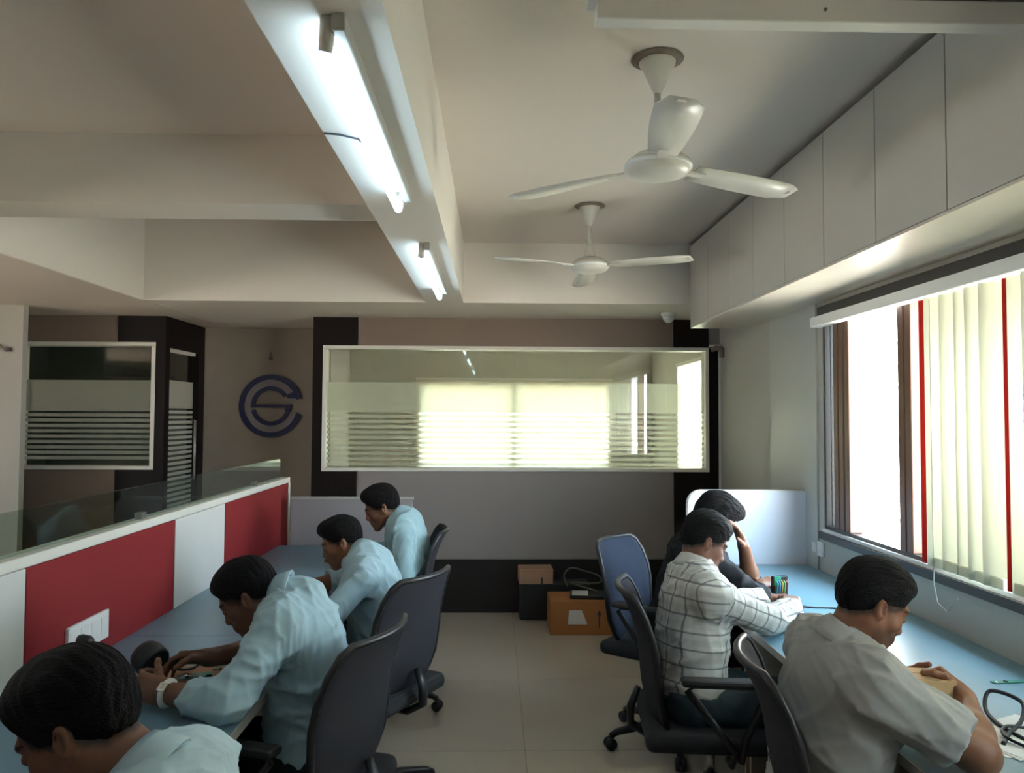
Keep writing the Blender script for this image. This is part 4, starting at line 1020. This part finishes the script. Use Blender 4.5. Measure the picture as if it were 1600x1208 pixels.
Pq = (-.56, 2.40, .55)
PEOPLE['l2'] = person('man in light blue shirt hunched over the desk with a white wristwatch', GRPL, dict(
    seed=2, P=Pq, C=(-.575, 2.40, .82), N=(-.635, 2.405, .985), H=(-.745, 2.40, .995), headscale=.90, face=down(36), headup=upv(36), build=1.05,
    arms=[((-.61, 2.235, .930), (-.70, 2.07, .795), (-.895, 2.145, .795), dict(D=(-1, .35, .10), N=(.3, .9, -.2), T=(.0, .2, 1), k=dict(curl=(.7, .7, .4), th=.6))),
          ((-.63, 2.575, .930), (-.68, 2.58, .795), (-.855, 2.385, .815), dict(D=(-1, -.15, .05), N=(0, -.5, -.8), T=(0, -.8, .5), k=dict(curl=(.5, .6, .4), th=.6)))],
    sleeve=(1.55, 1.5), legs=legs_for(Pq, (-1, 0, 0), (0, 1, 0)), cloth=BLUE, trousers=DK, hres=.0032, hem=-.09))

Pq = (-.49, 3.30, .55)
PEOPLE['l3'] = person('young man in light blue shirt behind the hunched man, hand on the desk', GRPL, dict(
    seed=3, P=Pq, C=(-.50, 3.30, .80), N=(-.555, 3.305, .955), H=(-.645, 3.33, 1.01), headscale=.84, face=down(22, 184), headup=upv(22, 184), build=.92,
    arms=[((-.53, 3.155, .900), (-.625, 3.03, .775), (-.80, 3.22, .79), dict(D=(-1, .4, .05), N=(0, 0, -1), T=(0, 1, 0), k=dict(curl=(.3, .5, .4)))),
          ((-.55, 3.455, .900), (-.66, 3.55, .80), (-.86, 3.46, .79), dict(D=(-1, -.3, 0), N=(0, 0, -1), T=(0, -1, 0), k=dict(curl=(.3, .5, .3))))],
    sleeve=(1.30, 1.4), legs=legs_for(Pq, (-1, 0, 0), (0, 1, 0)), cloth=BLUE, trousers=DK, quiff=True, hres=.004, hairres=.0042, handres=.004, shirtres=.007, skin=('paler_brown_skin', (.25, .11, .055))))  # this man has a paler brown skin tone

Pq = (-.44, 4.15, .56)
PEOPLE['l4'] = person('farthest young man in sea blue shirt sitting upright by the low end screen', GRPL, dict(
    seed=4, P=Pq, C=(-.455, 4.15, .83), N=(-.49, 4.155, 1.00), H=(-.595, 4.16, 1.06), headscale=.90, face=down(24, 186), headup=upv(24, 186), build=.92,
    arms=[((-.47, 4.00, .945), (-.46, 3.97, .735), (-.70, 4.02, .79), dict(D=(-1, .2, 0), N=(0, 0, -1), T=(0, 1, 0), k=dict(curl=(.3, .5, .4)))),
          ((-.485, 4.305, .945), (-.56, 4.36, .79), (-.78, 4.30, .79), dict(D=(-1, -.2, 0), N=(0, 0, -1), T=(0, -1, 0), k=dict(curl=(.3, .5, .3))))],
    sleeve=(1.5, 1.5), legs=legs_for(Pq, (-1, 0, 0), (0, 1, 0)), cloth=TEAL, trousers=DK, quiff=True, hairvol=.006, hres=.0045, hairres=.0045, handres=.0045, shirtres=.0075))

Pq = (.84, 1.97, .55)
PEOPLE['r1'] = person('bearded man in short-sleeved grey shirt holding a tan carton at right', GRPR, dict(
    seed=5, P=Pq, C=(.865, 1.96, .79), N=(.890, 1.955, .975), H=(.955, 1.945, 1.080), headscale=.88, face=down(30, 2), headup=upv(30, 2), build=1.08,
    arms=[((.895, 1.800, .920), (1.090, 1.735, .795), (1.185, 1.935, .845), dict(D=(-.25, .6, .30), N=(-.8, -.1, -.35), T=(-.3, .2, .9), k=dict(curl=(1.1, 1.1, .8), th=.8))),
          ((.885, 2.130, .925), (.975, 2.27, .80), (1.075, 2.085, .825), dict(D=(.95, -.15, .0), N=(.1, -.9, .0), T=(0, 0, 1), k=dict(curl=(.1, .3, .3), th=.3)))],
    sleeve=(.80, .80), legs=legs_for(Pq, (1, 0, 0), (0, 1, 0)), cloth=GREY, trousers=NV, beard=.55, hres=.003, hairres=.0032, shirtres=.006, hem=-.10, skin=('warm_brown_skin', (.24, .095, .045))))

Pq = (.715, 2.83, .56)
PEOPLE['r2'] = person('man in white checked shirt sitting at the window desk, seen from behind', GRPR, dict(
    seed=6, P=Pq, C=(.735, 2.85, .80), N=(.745, 2.86, .985), H=(.785, 2.88, 1.085), headscale=.88, face=down(30, 8), headup=upv(30, 8), build=1.0,
    arms=[((.765, 2.70, .92), (1.00, 2.80, .815), (1.165, 2.985, .800), dict(D=(.15, .8, .35), N=(0, .5, -.8), T=(-1, 0, 0), k=dict(curl=(.5, .6, .4), th=.6))),
          ((.745, 3.02, .92), (.95, 3.12, .80), (1.13, 3.16, .80), dict(D=(1, .1, .1), N=(0, 0, -1), T=(0, -1, 0), k=dict(curl=(.5, .6, .4))))],
    sleeve=(1.88, 1.85), legs=legs_for(Pq, (1, -.08, 0), (.08, 1, 0)), cloth=PLAID, plaid=True, trousers=TQ, hres=.0035, hem=-.10, fold=.013, skin=('dark_brown_skin', (.19, .08, .05)), hairline=-.0))

Pq = (.82, 3.55, .56)
PEOPLE['r3'] = person('man in black shirt behind the checked shirt, resting his face on his hand', GRPR, dict(
    seed=7, P=Pq, C=(.89, 3.50, .82), N=(.92, 3.47, .995), H=(.985, 3.44, 1.09), face=down(40, -5), headup=upv(40, -5), build=1.0,
    arms=[((.93, 3.30, .92), (1.09, 3.18, .80), (1.155, 3.33, .82), dict(D=(.35, .2, .05), N=(0, .3, -.9), T=(0, 1, .2), k=dict(curl=(.5, .6, .4)))),
          ((.90, 3.64, .92), (1.17, 3.50, .785), (1.115, 3.42, .965), dict(D=(-.35, -.1, .9), N=(-.8, .0, -.3), T=(0, -1, .2), k=dict(curl=(.2, .3, .3), th=.2)))],
    sleeve=(1.35, 1.2), legs=legs_for(Pq, (1, 0, 0), (0, 1, 0)), cloth=BLACK, trousers=DK, hairvol=.006, quiff=True, hairamp=.004, hres=.0035, hairres=.0038, beard=.3, skin=('brown_skin', (.20, .085, .045))))

# wristwatch of the hunched man
rt, bd, shr, og = PEOPLE['l2']
wa, wb_ = V(-.70, 2.07, .795), V(-.895, 2.145, .795); wd_ = unit(wb_ - wa); wc = wb_ - wd_ * .022 - og
r1 = unit(np.cross(wd_, V(0, 0, 1))); r2 = np.cross(wd_, r1)
wt = MB().tube([wc + (r1 * math.cos(q) + r2 * math.sin(q)) * .0325 for q in np.linspace(0, 2 * math.pi, 25)[:-1]], .009, 8, closed=True, flat=.35).build('wristwatch', M['white_pl'], rt)
wn = unit(-r1 * .3 + V(0, -.5, .8)); wn = unit(wn - wd_ * (wn @ wd_)); t1 = np.cross(wd_, wn)
MB().obox(wc + wn * .035, (.014, .012, .004), np.stack([wd_, t1, wn], 1)).build('watch_face', M['steel'], wt, bevel=.002)

# ------------------------------------------------------------------ things on the desks
def cable(label, pts, r, m_, nm='cable', n=8):
    P = [V(*p) for p in pts]; c = P[0].copy()
    Q = []
    for i in range(len(P) - 1):
        p0, p1, p2, p3 = P[max(i - 1, 0)], P[i], P[i + 1], P[min(i + 2, len(P) - 1)]
        for t in np.linspace(0, 1, 7)[:-1]: Q.append(.5 * (2 * p1 + (p2 - p0) * t + (2 * p0 - 5 * p1 + 4 * p2 - p3) * t * t + (3 * p1 - p0 - 3 * p2 + p3) * t ** 3))
    Q.append(P[-1]); t_ = thing(nm, label, 'cable', tuple(c))
    MB().tube([q - c for q in Q], r, n).build('cord', m_, t_); return t_

def pcb(label, loc, w_, d_, rz, tilt=0, n=8, mt=None):
    t = thing('circuit_board', label, 'circuit board', loc, rz); t.rotation_euler = (tilt, 0, rz)
    MB().box((-w_ / 2, -d_ / 2, 0), (w_ / 2, d_ / 2, .0022)).build('board', mt or M['pcb'], t)
    for k in range(n):
        x, y = random.uniform(-.4, .4) * w_, random.uniform(-.4, .4) * d_; a, b = random.uniform(.003, .009), random.uniform(.003, .007)
        MB().box((x - a, y - b, .0022), (x + a, y + b, .0022 + random.uniform(.003, .008))).build('component', [M['black_pl'], M['steel'], M['white_pl'], M['card']][k % 4], t)
    return t

# magnifier held by the hunched man
mg = thing('inspection_lamp', 'black round inspection lamp standing on the desk between the hunched man\'s hands', 'lamp', (-1.00, 2.30, .75))
MB().lathe([(.048, 0), (.050, .008), (.040, .014), (.016, .020)], n=24).build('foot', M['black_pl'], mg)
MB().tube([(0, 0, .012), (0, 0, .05)], .013, 10).build('stem', M['black_pl'], mg)
hd_ = MB().lathe([(.020, -.035), (.042, -.030), (.048, -.012), (.048, .022), (.044, .028), (.040, .030), (.038, .024), (.002, .024)], n=28, axis='x').build('lamp_head', M['black_pl'], mg); hd_.location = (0, 0, .088); hd_.rotation_euler = (0, R(25), R(-30))
cable('grey-blue cable running from the black lamp along the desk to the hunched man', [(-.96, 2.36, .79), (-.94, 2.46, .758), (-.92, 2.62, .755), (-.90, 2.72, .757), (-.84, 2.82, .755)], .0045, M['cable'])
cable('thin cable behind the nearest man\'s head leading to the black lamp', [(-1.05, 2.29, .765), (-1.10, 2.22, .754), (-1.14, 2.10, .754), (-1.20, 2.02, .754)], .0035, M['cable'])
pm = thing('work_sheet', 'pale sheet of packing under the green board by the hunched man', 'paper', (-.91, 2.44, .7505))
MB().box((-.12, -.075, 0), (.12, .075, .003)).build('sheet', M['card2'], pm).rotation_euler = (0, 0, R(15))
pcb('small green circuit board on the pale sheet by the hunched man\'s elbow', (-.905, 2.40, .754), .10, .045, R(20))
pcb('loose green circuit board beside the pale sheet', (-.84, 2.47, .754), .06, .04, R(-10), n=5)
pcb('small circuit board with wires on the desk in front of the nearest man', (-.88, 1.27, .751), .06, .04, R(40), n=6)
cable('little dark jumper wire by the nearest man\'s board', [(-.86, 1.24, .754), (-.84, 1.21, .77), (-.82, 1.20, .757), (-.80, 1.19, .754)], .002, M['cable_b'])
# right desks
tb = thing('test_board', 'upright black circuit module with coloured wires in the far workers\' hands', 'circuit board', (1.225, 3.30, .75), R(20))
MB().box((-.035, -.012, .0), (.035, .012, .12)).build('module', M['black_pl'], tb, bevel=.002)
for k, c_ in enumerate(((.02, .35, .30), (.05, .20, .55), (.6, .35, .05), (.1, .4, .1), (.45, .05, .04))):
    MB().tube([(-.028 + k * .012, -.014, .105), (-.03 + k * .013, -.026, .095), (-.032 + k * .013, -.024, .06), (-.026 + k * .012, -.014, .045)], .003, 6).build('wire', mat('wire_colour', c_, .4), tb)
MB().box((-.04, -.016, .085), (-.004, -.010, .122)).build('green_board', M['pcb'], tb)
MB().box((-.045, -.035, 0), (.04, .035, .004)).build('foot', M['black_pl'], tb)
cable('thin grey cable on the pale blue desk behind the upright module', [(1.26, 3.28, .76), (1.32, 3.24, .754), (1.42, 3.22, .754), (1.50, 3.16, .754), (1.58, 3.20, .754)], .004, M['cable'])
pp = thing('paper_slip', 'small white paper slip by the checked-shirt man\'s hand', 'paper', (1.225, 3.13, .7505), R(10)); MB().box((-.035, -.025, 0), (.035, .025, .002)).build('sheet', M['paper'], pp)
pcb('teal-green circuit board lying on the pale blue desk behind the grey-shirted man', (1.305, 2.98, .751), .075, .06, R(20), n=5, mt=mat('teal_board', (.06, .34, .30), .5, var=.2, vscale=60))
cb_ = thing('carton', 'tan cardboard carton held in the grey-shirted man\'s hands', 'box', (1.115, 1.985, .865), R(-8)); 
MB().box((-.090, -.05, -.030), (.055, .045, .025)).build('carton_body', M['carton'], cb_, bevel=.002)
MB().box((-.074, -.049, .0255), (.049, -.003, .0275)).build('flap', M['carton'], cb_); MB().box((-.074, .001, .0255), (.049, .044, .0275)).build('flap', M['carton'], cb_)
cable('thick black cable looping on the desk at the right edge', [(1.245, 1.88, 0.757), (1.3, 1.94, 0.758), (1.36, 1.98, 0.775), (1.4, 2.04, 0.8), (1.37, 2.12, 0.8), (1.33, 2.08, 0.765), (1.31, 1.98, 0.757), (1.33, 1.86, 0.757), (1.4, 1.76, 0.757)], .0055, M['cable_b'])
cable('second black cable loop at the bottom right corner of the desk', [(1.3, 1.83, 0.757), (1.27, 1.91, 0.762), (1.31, 1.96, 0.768), (1.39, 1.93, 0.762), (1.42, 1.85, 0.757)], .004, M['cable_b'])
tr = thing('paper_stack', 'loose white papers under the black cable loops', 'paper', (1.33, 1.93, .7505), R(12))
for k in range(3): MB().box((-.13, -.10, k * .0012), (.13, .10, k * .0012 + .001)).build('sheet', M['paper'], tr).rotation_euler = (0, 0, R(k * 9 - 6))
pcb('long narrow green board near the right edge of the pale blue desk', (1.56, 2.33, .751), .10, .02, R(5), n=3)

# boxes and bits on the floor by the back wall
bb = thing('black_cabinet', 'black equipment box on the floor against the dark dado', 'box', (.375, 6.01, 0))
MB().box((-.175, -.11, .012), (.36, .11, .27)).build('casing', M['black_pl'], bb, bevel=.004)
for x in (-.15, .33): MB().box((x - .015, -.08, 0), (x + .015, .08, .014)).build('foot', M['dark'], bb)
sb = thing('small_carton', 'small pale brown carton on the black equipment box', 'box', (.325, 6.00, .272), R(2))
MB().box((-.13, -.09, 0), (.13, .09, .115)).build('carton_body', M['card2'], sb, bevel=.003)
MB().box((.035, -.092, .0), (.05, -.0905, .05)).build('slot', M['dark'], sb); MB().box((-.13, -.0915, .094), (.13, -.0905, .098)).build('lid_edge', M['card'], sb)
ob = thing('cardboard_box', 'orange-brown cardboard box with white shipping label on the floor', 'box', (.64, 5.66, 0))
MB().box((-.235, -.15, 0), (.235, .15, .235)).build('carton_body', M['card'], ob, bevel=.003)
MB().box((-.234, -.149, .2355), (.234, -.003, .239)).build('flap', M['card'], ob); MB().box((-.234, .003, .2355), (.234, .149, .239)).build('flap', M['card'], ob)
q_ = MB(); q_.prism([(-.11, .075), (-.10, .175), (-.01, .175), (.03, .075)], -.1525, -.1505); q_.build('shipping_label', M['paper'], ob)
q_ = MB()
for x in (.115,): q_.prism([(x - .004, .05), (x + .004, .05), (x + .004, .14), (x + .016, .14), (x, .175), (x - .016, .14), (x - .004, .14)], -.1522, -.1505)
q_.build('printed_arrow', M['dark'], ob)
dv = thing('router', 'flat black device with a white top lying on the orange-brown box', 'device', (.70, 5.64, .239), R(-6))
MB().box((-.14, -.09, 0), (.15, .09, .028)).build('casing', M['black_pl'], dv, bevel=.006); MB().box((-.125, -.085, .028), (-.01, .06, .031)).build('white_cover', M['paper'], dv, bevel=.001)
cable('looped grey-green cable standing on the black device on the box', [(.56, 5.83, .272), (.53, 5.80, .36), (.58, 5.78, .42), (.68, 5.76, .40), (.78, 5.74, .37), (.80, 5.76, .32), (.70, 5.80, .30), (.58, 5.80, .31), (.66, 5.74, .29), (.76, 5.68, .272)], .007, mat('olive_cable', (.10, .11, .08), .6))
cable('thin grey cable hanging down behind the orange-brown box', [(.86, 5.78, .38), (.90, 5.74, .33), (.94, 5.70, .24), (.96, 5.68, .10), (.95, 5.66, .006)], .006, M['cable'])
